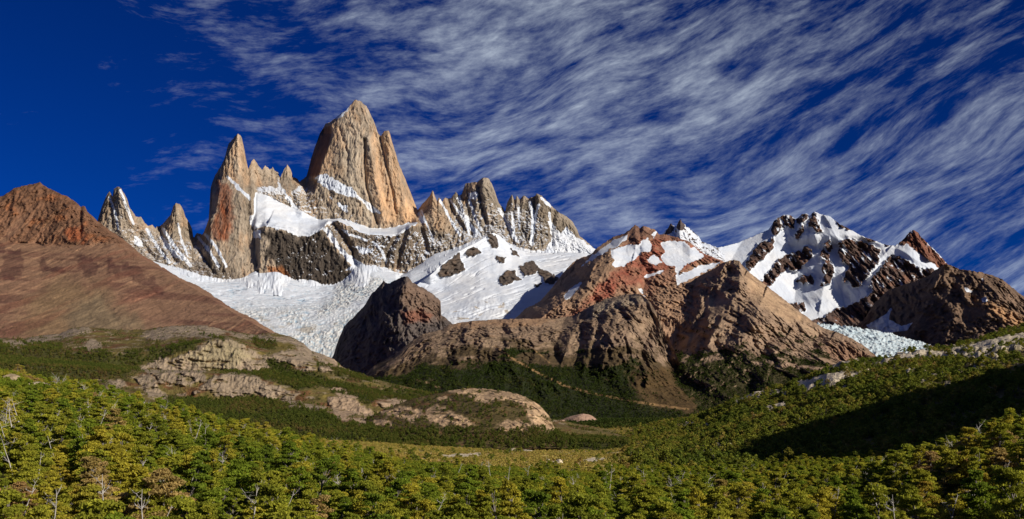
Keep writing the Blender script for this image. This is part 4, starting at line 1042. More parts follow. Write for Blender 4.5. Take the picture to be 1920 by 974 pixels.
# the ground: one sheet from the viewpoint to the feet of the mountains
GPX = np.array([-1500, -500, -150, 0, 160, 320, 480, 640, 800, 960, 1120, 1280, 1440, 1600, 1760, 1920, 2100, 2500, 3600], float)
GT = [
    (18,   [-7, -9, -10, -10, -10, -10, -11, -11, -11, -11, -11, -11, -11, -11, -11, -11, -10, -9, -8]),
    (60,   [0, -6, -9, -11, -11, -12, -12, -13, -13, -13, -13, -13, -14, -14, -14, -13, -11, -6, 0]),
    (100,  [8, -3, -7, -9.5, -10, -10.5, -11, -12.5, -13, -13.5, -13.5, -14, -14, -14, -12.5, -11, -7, 0, 10]),
    (160,  [20, 6, 1, -3, -4, -6.5, -9, -11.5, -13.5, -14.5, -15, -15, -15, -13.5, -9, -5, 0, 12, 30]),
    (250,  [40, 18, 11, 5.5, 3, -1.5, -6.5, -11, -15, -17, -18, -18.5, -18.5, -16, -9, -2, 7, 25, 50]),
    (330,  [50, 30, 23, 17.5, 11, 3.5, -5, -11, -16, -19, -20.5, -21.5, -21.5, -19.5, -11, 1.0, 12, 35, 70]),
    (450,  [50, 34, 27, 19, 9.5, -0.5, -8.5, -14.5, -19, -22, -24, -25.5, -26.5, -25, -18, -6, 8, 40, 100]),
    (650,  [40, 26, 20, 12, 4, -6, -12.5, -18, -22.5, -26.5, -28.5, -29, -26, -20, -12, -4, 14, 60, 180]),
    (900,  [35, 20, 15, 8, 0, -8, -14, -20, -25, -29.5, -31, -27, -12, 8, 28, 46, 78, 140, 260]),
    (1250, [35, 18, 13, 8, 2, -6, -12, -20, -26, -31, -31.5, -20, 14, 54, 84, 104, 135, 200, 320]),
    (1600, [35, 18, 12, 10, 8, 2, -4, -10, -19, -27, -31, -8, 46, 104, 127, 150, 175, 240, 340]),
    (1850, [35, 18, 12, 10, 8, 2, -4, -10, -17, -26, -29, 8, 66, 104, 134, 192, 215, 260, 330]),
    (2100, [35, 18, 12, 10, 8, 2, -4, -8, -12, -10, -8, 10, 56, 85, 125, 200, 225, 240, 300]),
    (2600, [35, 15, 10, 10, 8, 2, -4, -6, -2, 8, 14, 16, 22, 50, 90, 140, 170, 180, 200]),
    (3400, [30, 10, 10, 8, 8, 5, 5, 6, 8, 18, 22, 22, 10, 20, 40, 60, 80, 90, 100]),
    (5200, [0, 0, 0, 0, 0, 0, 0, 0, 0, 0, 0, 0, 0, 0, 0, 0, 0, 0, 0]),
]
_GY = np.log(np.array([r[0] for r in GT], float))
_GZ = np.array([r[1] for r in GT], float)


def ground_z(x, y):
    px = np.clip(CX + F * x / np.maximum(y, 1e-3), GPX[0], GPX[-1])
    ly = np.clip(np.log(np.maximum(y, 1.0)), _GY[0], _GY[-1])
    i = np.clip(np.searchsorted(GPX, px) - 1, 0, len(GPX) - 2)
    j = np.clip(np.searchsorted(_GY, ly) - 1, 0, len(_GY) - 2)
    u = (px - GPX[i]) / (GPX[i + 1] - GPX[i])
    v = (ly - _GY[j]) / (_GY[j + 1] - _GY[j])
    u = u * 0.5 + 0.5 * u * u * (3 - 2 * u)
    zz = lerp(lerp(_GZ[j, i], _GZ[j, i + 1], u), lerp(_GZ[j + 1, i], _GZ[j + 1, i + 1], u), v)
    right = sm(px, 1180, 1400) * sm(y, 600, 900)
    amp = np.clip(y / 260.0, 0.15, 1.6) + 7.0 * right
    zz = zz + amp * fbm(x / 70, y / 70, 0.5, 3) + right * 9.0 * (ridged(x / 150, y / 150, 2.5, 3) - 0.6)
    return zz


gp = np.concatenate([np.arange(-1500, -120, 16.0), np.arange(-120, 2040, 3.0), np.arange(2040, 3601, 16.0)])
gy = np.exp(np.linspace(math.log(16.0), math.log(5200.0), 300))
GX = (gp[None, :] - CX) / F * gy[:, None]
GYY = np.broadcast_to(gy[:, None], GX.shape)
GZ = ground_z(GX, GYY)
GPXX = np.broadcast_to(gp[None, :], GX.shape)
GPY = HY - GZ / GYY * F
far = sm(GYY, 380, 700)
right = sm(GPXX, 1150, 1320)
vn = fbm(GX / 40, GYY / 40, 3.3, 5, 0.6)
base = C(70, 66, 34)[None, None] * (1 + 0.4 * fbm(GX / 9, GYY / 9, 1.3, 4))[..., None]
floor_ = far * (1 - right)
vc = C(200, 176, 90)[None, None] * (1 + 0.3 * vn)[..., None]
vc = paint(vc, 0.7 * sm(fbm(GX / 60, GYY / 90, 6.3, 4), 0.05, 0.3), C(186, 134, 70))
vc = paint(vc, 0.6 * sm(-vn, 0.1, 0.4), C(138, 132, 66))
base = base + (vc - base) * (floor_ * (1 - sm(GYY, 2100, 2500)))[..., None]
base = paint(base, sm(GYY, 2100, 2500) * (1 - right), C(44, 46, 22))
R1 = right * far
rc = C(96, 88, 46)[None, None] * (1 + 0.4 * vn)[..., None]
rc = paint(rc, 0.5 * sm(GPY, 720, 680), C(134, 116, 66))
base = base + (rc - base) * R1[..., None]
rocks = [[(1375, 762), (1380, 745), (1420, 734), (1475, 734), (1480, 748), (1440, 749), (1400, 753)], [(1485, 722), (1560, 704), (1628, 698), (1610, 713), (1560, 723), (1520, 736), (1498, 737)],
         [(1490, 738), (1520, 737), (1526, 744), (1495, 746)], [(1640, 684), (1680, 671), (1730, 659), (1790, 666), (1872, 668), (1872, 680), (1800, 677), (1740, 673), (1690, 686)],
         [(1770, 658), (1830, 648), (1880, 636), (1928, 628), (1928, 652), (1880, 661), (1800, 665)], [(1318, 851), (1345, 838), (1386, 845), (1376, 856), (1340, 863)],
         [(1265, 799), (1300, 794), (1332, 798), (1325, 804), (1275, 803)], [(1660, 668), (1690, 655), (1715, 654), (1690, 668)], [(1530, 690), (1580, 678), (1620, 676), (1600, 690), (1550, 700)],
         [(1430, 770), (1470, 758), (1480, 764), (1440, 778)], [(1690, 700), (1730, 692), (1735, 700), (1700, 706)], [(1820, 690), (1850, 684), (1852, 692), (1826, 696)]]
rm = np.zeros(GX.shape)
for k, pl in enumerate(rocks):
    sd = poly_sd(GPXX, GPY, pl) + 4.5 * fbm(GPXX / 9, GPY / 6, k * 1.3, 3)
    rm = np.maximum(rm, sm(sd, -2.5, 2.5))
rm = rm * sm(GYY, 600, 750)
patch = sm(fbm(GX / 16, GYY / 24, 8.8, 4), 0.22, 0.36)
rm = np.maximum(rm, patch * R1 * sm(GPY, 790, 690) * 0.9)
pale = np.maximum.reduce([sm(poly_sd(GPXX, GPY, p) + 3 * fbm(GPXX / 12, GPY / 5, k * 2.2, 3), -1.5, 1.5) for k, p in enumerate([
    [(950, 846), (970, 838), (998, 838), (1010, 844), (985, 848)], [(1088, 866), (1110, 858), (1135, 860), (1120, 868)], [(790, 818), (850, 822), (870, 830), (810, 828)], [(1110, 832), (1135, 829), (1132, 836)],
    [(1020, 866), (1060, 862), (1056, 868), (1030, 870)], [(480, 818), (520, 822), (518, 830), (490, 828)], [(1180, 852), (1215, 850), (1205, 856)], [(820, 852), (900, 850), (905, 856), (840, 858)]])]) * far * (1 - right)
scr = sm(fbm(GX / 14, GYY / 20, 4.9, 4), 0.24, 0.36) * floor_ * 0.7
rockc = C(208, 192, 164)[None, None] * (1 + 0.35 * fbm(GX / 8, GYY / 10, 5.5, 4))[..., None]
base = base + (rockc - base) * np.clip(np.maximum(np.maximum(rm, pale), scr), 0, 1)[..., None]
GZ = GZ + rm * (2.0 + 6.0 * ridged(GX / 22, GYY / 30, 1.1, 3))
me = mesh_np('valley_ground', np.stack([GX, GYY, GZ], -1).reshape(-1, 3), grid_faces(*GX.shape), [M_BENCH], True,
             {'tint': np.clip(base, 0.004, 0.9).reshape(-1, 3), 'snow': np.zeros(GX.size)})
tag(link('valley_ground', me), 'forest floor and ochre valley floor rising to a scrubby slope at the right', kind='structure')

# the plain under everything, out to the horizon
r_ = 45000.0
me = mesh_np('ground', [(-r_, -r_, -95), (r_, -r_, -95), (r_, r_, -95), (-r_, r_, -95)], [(0, 1, 2, 3)], [M_BENCH], False,
             {'tint': np.tile(C(96, 86, 50), (4, 1)), 'snow': np.zeros(4)})
tag(link('ground', me), 'open ground reaching to the horizon', kind='structure')

# the hill beyond the right edge of the view, whose shade falls across the slope
hx, hy = np.meshgrid(np.linspace(200, 1500, 90), np.linspace(-100, 1500, 110))
HC = [(150, 40), (200, 160), (265, 218), (350, 229), (500, 220), (640, 199), (760, 180), (860, 163), (940, 136), (1050, 80), (1300, 30)]


def hill_z(hx, hy):
    crest_x = interp([(100, 600), (300, 620), (600, 660), (900, 730), (1300, 850)], hy)
    top = interp([(-100, -60), (60, -60), (140, -20)] + HC, hy)
    d = hx - crest_x
    prof = np.where(d < 0, np.exp(-(d / 120.0) ** 2), np.exp(-(d / 330.0) ** 2))
    return -90 + (top + 90) * prof + 8 * fbm(hx / 60, hy / 60, 3.0, 4) * prof


hz = hill_z(hx, hy)
me = mesh_np('hill', np.stack([hx, hy, hz], -1).reshape(-1, 3), grid_faces(*hx.shape), [M_BENCH], True,
             {'tint': np.tile(C(90, 84, 46), (hx.size, 1)), 'snow': np.zeros(hx.size)})
tag(link('hill', me), 'wooded hill beside the valley', kind='structure')

# ------------------------------------------------------------------ trees
def leaf_material(name, stops, locscale, trans=0.25, val=1.0, spread=0.55, seed=0.0):
    m = bpy.data.materials.new(name)
    m.use_nodes = True
    t = NT(m.node_tree)
    oi = t.n('ShaderNodeObjectInfo')
    nz = t.noise(t.vmath('ADD', t.vmath('MULTIPLY', oi.outputs['Location'], (1 / locscale, 1 / locscale, 0)), (seed, seed, seed)), 1.0, 3.0, 0.6)
    lf = t.n('ShaderNodeAttribute', attribute_name='leaf').outputs['Fac']
    v = t.math('ADD', t.math('ADD', t.math('MULTIPLY', t.math('SUBTRACT', nz, 0.5), 1.9), t.math('MULTIPLY', oi.outputs['Random'], spread)),
               t.math('MULTIPLY', lf, 0.28))
    ramp = t.n('ShaderNodeValToRGB')
    el_ = ramp.color_ramp.elements
    while len(el_) < len(stops):
        el_.new(0.5)
    for e_, (p_, c_) in zip(el_, stops):
        e_.position = p_
        e_.color = (*c_, 1)
    t.put(ramp.inputs[0], v)
    b = t.sstep(lf, 0.0, 1.0, 0.72 * val, 1.28 * val, False)
    g = t.n('ShaderNodeCombineColor')
    for s in g.inputs:
        t.put(s, b)
    col = t.mix(1.0, ramp.outputs[0], g.outputs[0], 'MULTIPLY')
    d = t.n('ShaderNodeBsdfDiffuse')
    tr = t.n('ShaderNodeBsdfTranslucent')
    t.put(d.inputs[0], col)
    t.put(tr.inputs[0], col)
    # light comes off a leaf on both sides: part reflected, part let through
    t.put(tr.inputs[0], t.mix(1.0, col, (trans * 2, trans * 2, trans * 2), 'MULTIPLY'))
    mx = t.n('ShaderNodeAddShader')
    t.t.links.new(d.outputs[0], mx.inputs[0])
    t.t.links.new(tr.outputs[0], mx.inputs[1])
    t.t.links.new(mx.outputs[0], t.n('ShaderNodeOutputMaterial').inputs[0])
    return m


GREEN, OLIVE, GOLD, RUST = (0.14, 0.18, 0.018), (0.225, 0.22, 0.024), (0.29, 0.25, 0.028), (0.27, 0.19, 0.07)
M_LEAF = leaf_material("beech_leaves", [(0.0, GREEN), (0.35, (0.16, 0.18, 0.02)), (0.55, OLIVE), (0.78, GOLD), (0.95, RUST), (1.0, (0.19, 0.12, 0.05))], 38.0, 0.36)
M_LEAF2 = leaf_material("slope_leaves", [(0.0, (0.095, 0.125, 0.02)), (0.5, (0.16, 0.17, 0.024)), (0.8, (0.23, 0.195, 0.036)), (1.0, (0.23, 0.15, 0.05))], 90.0, 0.2)
M_LEAF3 = leaf_material("dark_leaves", [(0.0, (0.06, 0.08, 0.016)), (0.5, (0.092, 0.105, 0.02)), (0.8, (0.13, 0.11, 0.028)), (1.0, (0.14, 0.09, 0.038))], 120.0, 0.12)
M_LEAF5 = leaf_material("far_leaves", [(0.0, (0.034, 0.052, 0.012)), (0.6, (0.05, 0.066, 0.014)), (1.0, (0.085, 0.075, 0.025))], 200.0, 0.08)
M_LEAF4 = leaf_material("valley_leaves", [(0.0, (0.24, 0.21, 0.045)), (0.3, (0.31, 0.26, 0.06)), (0.75, (0.37, 0.28, 0.08)), (1.0, (0.34, 0.21, 0.08))], 60.0, 0.2)


def wood_material(name, c0, c1):
    m = bpy.data.materials.new(name)
    m.use_nodes = True
    t = NT(m.node_tree)
    p = t.n('ShaderNodeTexCoord').outputs['Object']
    nz = t.noise(t.vmath('MULTIPLY', p, (9, 9, 1.6)), 1.0, 4.0, 0.65)
    b = t.n('ShaderNodeBsdfPrincipled')
    t.put(b.inputs['Base Color'], t.mix(t.sstep(nz, 0.3, 0.7), c0, c1))
    b.inputs['Roughness'].default_value = 0.85
    b.inputs['Specular IOR Level'].default_value = 0.2
    t.t.links.new(b.outputs[0], t.n('ShaderNodeOutputMaterial').inputs[0])
    return m


M_BARK = wood_material("bark", (0.10, 0.085, 0.07), (0.24, 0.21, 0.18))
M_DEAD = wood_material("bleached_wood", (0.30, 0.27, 0.24), (0.56, 0.52, 0.47))


def tube(pts, rads, sides=5):
    """tapered tube along points -> verts, quads"""
    V, Q = [], []
    n = len(pts)
    for k in range(n):
        p = Vector(pts[k])
        d = (Vector(pts[min(k + 1, n - 1)]) - Vector(pts[max(k - 1, 0)])).normalized()
        s = d.orthogonal().normalized()
        u = d.cross(s)
        for j in range(sides):
            a_ = 2 * math.pi * j / sides
            V.append(p + (s * math.cos(a_) + u * math.sin(a_)) * rads[k])
    for k in range(n - 1):
        for j in range(sides):
            j2 = (j + 1) % sides
            Q.append((k * sides + j, k * sides + j2, (k + 1) * sides + j2, (k + 1) * sides + j))
    Q.append(tuple((n - 1) * sides + j for j in (0, 1, 2, 3)))
    return V, Q


class Bag:
    def __init__(self):
        self.V, self.Q = [], []

    def add(self, vq):
        o = len(self.V)
        self.V += [tuple(v) for v in vq[0]]
        self.Q += [tuple(i + o for i in q) for q in vq[1]]

    def mesh(self, name, mats):
        return mesh_np(name, self.V, self.Q, mats, False)


def bent(rnd, p, d, length, n, wob, lift=0.0):
    pts = [Vector(p)]
    d = Vector(d).normalized()
    for k in range(n):
        d = (d + Vector((rnd.uniform(-wob, wob), rnd.uniform(-wob, wob), rnd.uniform(-wob, wob) + lift))).normalized()
        pts.append(pts[-1] + d * (length / n))
    return pts


def make_tree_meshes(seed, h=6.5, R=2.7, npads=22, per=95, leaf=0.30, low=0.22, flat=0.26, mats=None, wood=True):
    """a wind-trained beech: trunk, limbs and tiered flat sprays of leaves"""
    rnd = random.Random(seed)
    g = np.random.default_rng(seed)
    lean = Vector((rnd.uniform(-0.1, 0.3), rnd.uniform(-0.1, 0.1), 1))
    tr = bent(rnd, (0, 0, -0.6), lean, h * 0.93, 6, 0.16, 0.1)
    bag = Bag()
    if wood:
        bag.add(tube(tr, [0.16 * (1 - 0.14 * k) * h / 6.5 for k in range(7)], 5))
    cs, rs = [], []
    for k in range(npads):
        f = low + (1 - low) * ((k + rnd.random()) / npads)
        a_ = rnd.uniform(0, 2 * math.pi)
        rmax = R * (1 - 0.82 * max(0.0, (f - low) / (1 - low)) ** 1.7) * (0.6 + 0.4 * min(1.0, (f - low) * 5 + 0.35))
        rr = rmax * math.sqrt(rnd.uniform(0.08, 1.0)) * rnd.uniform(0.8, 1.12)
        i = min(5, int(f * 6))
        base = tr[i].lerp(tr[i + 1], f * 6 - i)
        c = base + Vector((math.cos(a_) * rr, math.sin(a_) * rr, 0.1 * rr + rnd.uniform(-0.15, 0.15)))
        cs.append(c)
        rs.append(R * rnd.uniform(0.26, 0.46) * (0.75 + 0.25 * (1 - f)))
        if wood and k % 2 == 0:
            st = tr[max(1, i - 1)]
            mid = st.lerp(c, 0.5) + Vector((0, 0, 0.12))
            bag.add(tube([st, mid, c], [0.06, 0.04, 0.015], 4))
    cs = np.array([tuple(c) for c in cs])
    rs = np.array(rs)
    idx = np.repeat(np.arange(npads), per)
    n = len(idx)
    q = g.normal(size=(n, 3))
    q /= np.linalg.norm(q, axis=1, keepdims=True)
    q *= (g.random((n, 1)) ** 0.45)
    tilt = g.normal(size=(npads, 2)) * 0.16
    off = q * rs[idx][:, None] * np.array([1.0, 1.0, flat])
    off[:, 2] += off[:, 0] * tilt[idx, 0] + off[:, 1] * tilt[idx, 1] - 0.10 * (off[:, 0] ** 2 + off[:, 1] ** 2) / rs[idx]
    cen = cs[idx] + off
    nrm = g.normal(size=(n, 3)) + np.array([0, 0, 0.35])
    nrm /= np.linalg.norm(nrm, axis=1, keepdims=True)
    t1 = np.cross(nrm, g.normal(size=(n, 3)))
    t1 /= np.linalg.norm(t1, axis=1, keepdims=True)
    t2 = np.cross(nrm, t1)
    s = leaf * g.uniform(0.6, 1.25, (n, 1))
    t1, t2 = t1 * s * 0.62, t2 * s * 0.4
    V = np.stack([cen - t1, cen - t2 * 0.9, cen + t1 * 1.1, cen + t2], 1).reshape(-1, 3)
    Q = np.arange(n * 4).reshape(n, 4)
    lv = np.clip(0.5 + 0.25 * g.normal(size=npads)[idx] + 0.22 * g.normal(size=n), 0, 1)
    crown = mesh_np('crown', V, Q, mats, False, {'leaf': np.repeat(lv, 4)})
    trunk = bag.mesh('trunk', [M_BARK]) if wood else None
    return trunk, crown


def make_bare_tree(seed, h=5.0, mat=None):
    rnd = random.Random(seed)
    bag = Bag()
    tr = bent(rnd, (0, 0, -0.5), (rnd.uniform(-0.25, 0.35), rnd.uniform(-0.2, 0.2), 1), h, 6, 0.2, 0.1)
    bag.add(tube(tr, [0.13 - 0.018 * k for k in range(7)], 5))
    br = []
    for k in range(8):
        i = rnd.randint(1, 5)
        a_ = rnd.uniform(0, 6.28)
        b_ = bent(rnd, tr[i], (math.cos(a_), math.sin(a_), rnd.uniform(0.3, 1.2)), h * rnd.uniform(0.25, 0.5), 4, 0.3, 0.1)
        bb = Bag()
        bb.add(tube(b_, [0.06, 0.05, 0.038, 0.025, 0.012], 4))
        for _ in range(3):
            j = rnd.randint(1, 4)
            bb.add(tube(bent(rnd, b_[j], (rnd.uniform(-1, 1), rnd.uniform(-1, 1), rnd.uniform(0, 1)), h * rnd.uniform(0.1, 0.22), 3, 0.35), [0.028, 0.02, 0.014, 0.008], 4))
        br.append(bb)
    return bag, br


# prototype collections for the parts of the forest nobody could count
def proto_collection(name, meshes):
    c = bpy.data.collections.new(name)
    for k, group in enumerate(meshes):
        # one joined mesh per kind of tree
        o = bpy.data.objects.new(name, group)
        c.objects.link(o)
    return c


def join_meshes(name, mlist):
    """trunk + crown in one mesh"""
    V, Q, mi, lf, mats = [], [], [], [], []
    o = 0
    for k, m in enumerate(mlist):
        n = len(m.vertices)
        co = np.empty(n * 3, np.float32); m.vertices.foreach_get('co', co)
        qi = np.empty(len(m.loops), np.int32); m.loops.foreach_get('vertex_index', qi)
        V.append(co.reshape(-1, 3)); Q.append(qi.reshape(-1, 4) + o); mi += [k] * len(m.polygons)
        if 'leaf' in m.attributes:
            a_ = np.empty(n, np.float32); m.attributes['leaf'].data.foreach_get('value', a_)
        else:
            a_ = np.full(n, 0.5, np.float32)
        lf.append(a_); mats.append(m.materials[0]); o += n
    me = mesh_np(name, np.concatenate(V), np.concatenate(Q), mats, False, {'leaf': np.concatenate(lf)})
    me.polygons.foreach_set('material_index', np.array(mi, np.int32))
    return me


def scatter(name, label, pts, rot, scl, idx, coll, kind='stuff'):
    me = bpy.data.meshes.new(name)
    me.vertices.add(len(pts))
    me.vertices.foreach_set('co', np.asarray(pts, np.float32).ravel())
    for an, typ, v in (('rot', 'FLOAT_VECTOR', rot), ('scl', 'FLOAT_VECTOR', scl), ('idx', 'INT', idx)):
        at = me.attributes.new(an, typ, 'POINT')
        at.data.foreach_set('vector' if typ == 'FLOAT_VECTOR' else 'value', np.asarray(v, np.float32 if typ == 'FLOAT_VECTOR' else np.int32).ravel())
    o = link(name, me)
    tag(o, label, None, None, kind)
    ng = bpy.data.node_groups.new(name, 'GeometryNodeTree')
    ng.interface.new_socket('Geometry', in_out='INPUT', socket_type='NodeSocketGeometry')
    ng.interface.new_socket('Geometry', in_out='OUTPUT', socket_type='NodeSocketGeometry')
    N, K = ng.nodes, ng.links
    gi, go = N.new('NodeGroupInput'), N.new('NodeGroupOutput')
    ci = N.new('GeometryNodeCollectionInfo')
    ci.inputs['Collection'].default_value = coll
    ci.inputs['Separate Children'].default_value = True
    ci.inputs['Reset Children'].default_value = True
    ip = N.new('GeometryNodeInstanceOnPoints')
    ip.inputs['Pick Instance'].default_value = True
    K.new(gi.outputs[0], ip.inputs['Points'])
    K.new(ci.outputs[0], ip.inputs['Instance'])
    for an, typ, sock in (('rot', 'FLOAT_VECTOR', 'Rotation'), ('scl', 'FLOAT_VECTOR', 'Scale'), ('idx', 'INT', 'Instance Index')):
        na = N.new('GeometryNodeInputNamedAttribute')
        na.data_type = typ
        na.inputs['Name'].default_value = an
        K.new(na.outputs['Attribute'], ip.inputs[sock])
    K.new(ip.outputs[0], go.inputs[0])
    md = o.modifiers.new('scatter', 'NODES')
    md.node_group = ng
    return o


def spread(g, n, s0, s1, nk, lean=0.08):
    rot = np.stack([g.normal(size=n) * lean, g.normal(size=n) * lean, g.uniform(0, 6.283, n)], 1)
    s = g.uniform(s0, s1, n)
    scl = np.stack([s * g.uniform(0.9, 1.15, n), s * g.uniform(0.9, 1.15, n), s * g.uniform(0.85, 1.15, n)], 1)
    return rot, scl, g.integers(0, nk, n)


def on_grid(g, X, Y, Z, w, per_m2):
    """random points on a gridded surface, per_m2 times the weight w"""
    P = np.stack([X, Y, Z], -1)
    a_, b_, c_, d_ = P[:-1, :-1], P[:-1, 1:], P[1:, 1:], P[1:, :-1]
    area = 0.5 * np.linalg.norm(np.cross(c_ - a_, d_ - b_), axis=-1)
    lam = area * per_m2 * (w[:-1, :-1] + w[1:, 1:]) / 2
    cnt = g.poisson(np.clip(lam, 0, 50)).ravel()
    ii = np.repeat(np.arange(cnt.size), cnt)
    u, v = g.random((len(ii), 1)), g.random((len(ii), 1))
    A, B, C_, D_ = (q.reshape(-1, 3)[ii] for q in (a_, b_, c_, d_))
    return A * (1 - u) * (1 - v) + B * u * (1 - v) + C_ * u * v + D_ * (1 - u) * v


g = np.random.default_rng(21)
NEAR_H = [7.4, 6.2, 8.0, 6.6, 5.6, 7.0, 7.6, 5.3]
NEAR = [make_tree_meshes(100 + k, h=NEAR_H[k], R=[2.3, 2.6, 2.4, 2.9, 2.3, 2.8, 2.2, 2.6][k], npads=38, per=190, leaf=0.23, low=0.10, flat=0.26, mats=[M_LEAF]) for k in range(8)]
BARE = []
for k in range(4):
    bag, br = make_bare_tree(300 + k, [4.6, 5.2, 3.8, 5.6][k])
    BARE.append((bag.mesh('trunk', [M_DEAD]), [b.mesh('branch', [M_DEAD]) for b in br]))
bush = [make_tree_meshes(200 + k, h=3.0, R=2.1, npads=13, per=90, leaf=0.24, low=0.15, flat=0.5, mats=[M_LEAF], wood=False)[1] for k in range(3)]
slope_t = [join_meshes('slope_tree', list(make_tree_meshes(400 + k, h=9.5, R=4.8, npads=16, per=40, leaf=0.85, flat=0.5, mats=[M_LEAF2]))) for k in range(5)]
dark_t = [make_tree_meshes(500 + k, h=6.2, R=2.8, npads=11, per=22, leaf=0.85, flat=0.6, mats=[M_LEAF3], wood=False)[1] for k in range(4)]
far_t = [make_tree_meshes(600 + k, h=8, R=4.2, npads=8, per=11, leaf=2.0, flat=0.6, mats=[M_LEAF5], wood=False)[1] for k in range(3)]
valley_b = [make_tree_meshes(700 + k, h=1.8, R=1.7, npads=8, per=16, leaf=0.6, low=0.1, flat=0.55, mats=[M_LEAF4], wood=False)[1] for k in range(3)]
bare_far = [join_meshes('bare_tree', [t_] + b_) for t_, b_ in BARE]

# the near forest: jittered grid of trees
ys = []
cell = 3.8
gx_, gy_ = np.meshgrid(np.arange(-330, 330, cell), np.arange(52, 620, cell))
tx = (gx_ + g.uniform(-0.5, 0.5, gx_.shape) * cell * 0.95).ravel()
ty = (gy_ + g.uniform(-0.5, 0.5, gx_.shape) * cell * 0.95).ravel()
tpx = CX + F * tx / ty
keep = (tpx > -110) & (tpx < 2030)
tx, ty, tpx = tx[keep], ty[keep], tpx[keep]
gapn = fbm(tx / 22, ty / 22, 5.0, 3)
valley = sm(ty, 165, 240) * sm(tpx, 560, 700) * (1 - sm(tpx, 1120, 1240))
keep = ~((tpx > -60) & (tpx < 84) & (ty > 258) & (ty < 350)) & (gapn < 0.20) & (g.random(len(tx)) > 0.97 * valley) & (g.random(len(tx)) > 0.05)
tx, ty, tpx = tx[keep], ty[keep], tpx[keep]
tz = ground_z(tx, ty)
ts = 0.42 + 0.78 * g.random(len(tx)) ** 1.3 * (1 - 0.35 * sm(fbm(tx / 24, ty / 24, 9.0, 3), 0.0, 0.35))
tk = g.integers(0, 8, len(tx))
tr_ = g.uniform(0, 6.283, len(tx))

# the 300 that show largest become trees of their own: cover a coarse picture from near to far
order = np.argsort(ty)
cov = np.zeros((122, 240), bool)
big = []
for i in order:
    sc = F / ty[i] / 8.0
    cx_, top = tpx[i] / 8.0, (HY - (tz[i] + 6.7 * ts[i]) / ty[i] * F) / 8.0
    w_, h_ = 2.6 * ts[i] * sc, 4.8 * ts[i] * sc
    x0, x1, y0, y1 = int(cx_ - w_), int(cx_ + w_) + 1, int(top), int(top + h_) + 1
    x0, x1, y0, y1 = max(x0, 0), min(x1, 240), max(y0, 0), min(y1, 122)
    if x1 <= x0 or y1 <= y0:
        continue
    sub = cov[y0:y1, x0:x1]
    shown = (~sub).sum()
    if shown > 0.16 * sub.size and shown >= 3:
        big.append((shown, i))
    ym, xm = y0 + int(0.3 * (y1 - y0)), int(0.22 * (x1 - x0))
    cov[ym:y1, x0 + xm:max(x1 - xm, x0 + xm + 1)] = True
big.sort(reverse=True)
BIG = [i for _, i in big[:290]]
isbig = np.zeros(len(tx), bool)
isbig[BIG] = True
LEAFS = []
for nm, stops in (('green', [(0.0, (0.085, 0.115, 0.014)), (0.6, GREEN), (1.0, (0.15, 0.165, 0.018))]), ('olive', [(0.0, (0.135, 0.15, 0.018)), (0.6, OLIVE), (1.0, (0.22, 0.19, 0.026))]),
                  ('golden', [(0.0, (0.20, 0.18, 0.022)), (0.6, GOLD), (1.0, (0.27, 0.19, 0.035))]), ('rusty', [(0.0, (0.24, 0.18, 0.05)), (0.6, RUST), (1.0, (0.22, 0.13, 0.05))])):
    LEAFS.append((nm, leaf_material(nm + '_leaves', stops, 38.0, 0.36)))


def ground_hit(px, py, y0=45.0, y1=4000.0, lift=0.0):
    """where the sight line through a photo pixel meets the ground"""
    ys_ = np.exp(np.linspace(math.log(y0), math.log(y1), 900))
    xs_ = (px - CX) / F * ys_
    p = HY - (ground_z(xs_, ys_) + lift) / ys_ * F
    k = np.where(p <= py)[0]
    y_ = ys_[k[0]] if len(k) else 300.0
    x_ = (px - CX) / F * y_
    return float(x_), float(y_), float(ground_z(np.array([x_]), np.array([y_]))[0])


def empty(name, loc, rz, scl):
    o = bpy.data.objects.new(name, None)
    o.empty_display_size = 0.5
    COL.objects.link(o)
    o.location = loc
    o.rotation_euler = (0, 0, rz)
    o.scale = (scl, scl, scl)
    return o


LABELS = {}
hue = 1.1 * fbm(tx / 38, ty / 38, 21.0, 3, 0.6) + g.uniform(-0.42, 0.42, len(tx))
for i in BIG:
    hv = hue[i] + (0.24 if tpx[i] > 1500 else 0.04)
    c = 0 if hv < -0.16 else 1 if hv < 0.20 else 2 if hv < 0.50 else 3
    nm, mat_ = LEAFS[c]
    where = ('in the front row' if ty[i] < 105 else 'on the dark knoll' if tpx[i] > 1480 else
             'on the sunlit slope' if tpx[i] < 640 else 'between slope and knoll')
    size = 'low broad' if NEAR_H[tk[i]] * ts[i] < 5.0 else 'tall' if NEAR_H[tk[i]] * ts[i] > 6.9 else 'bushy'
    r = empty('beech_tree', (float(tx[i]), float(ty[i]), float(tz[i])), float(tr_[i]), float(ts[i]))
    tag(r, None, 'tree', f'{nm} beech trees {where}')
    LABELS.setdefault(f'{size} {nm} beech tree| {where}', []).append((float(tpx[i]), r))
    t_, c_ = NEAR[tk[i]]
    link('trunk', t_, r)
    o = link('crown', c_, r)
    o.material_slots[0].link = 'OBJECT'
    o.material_slots[0].material = mat_

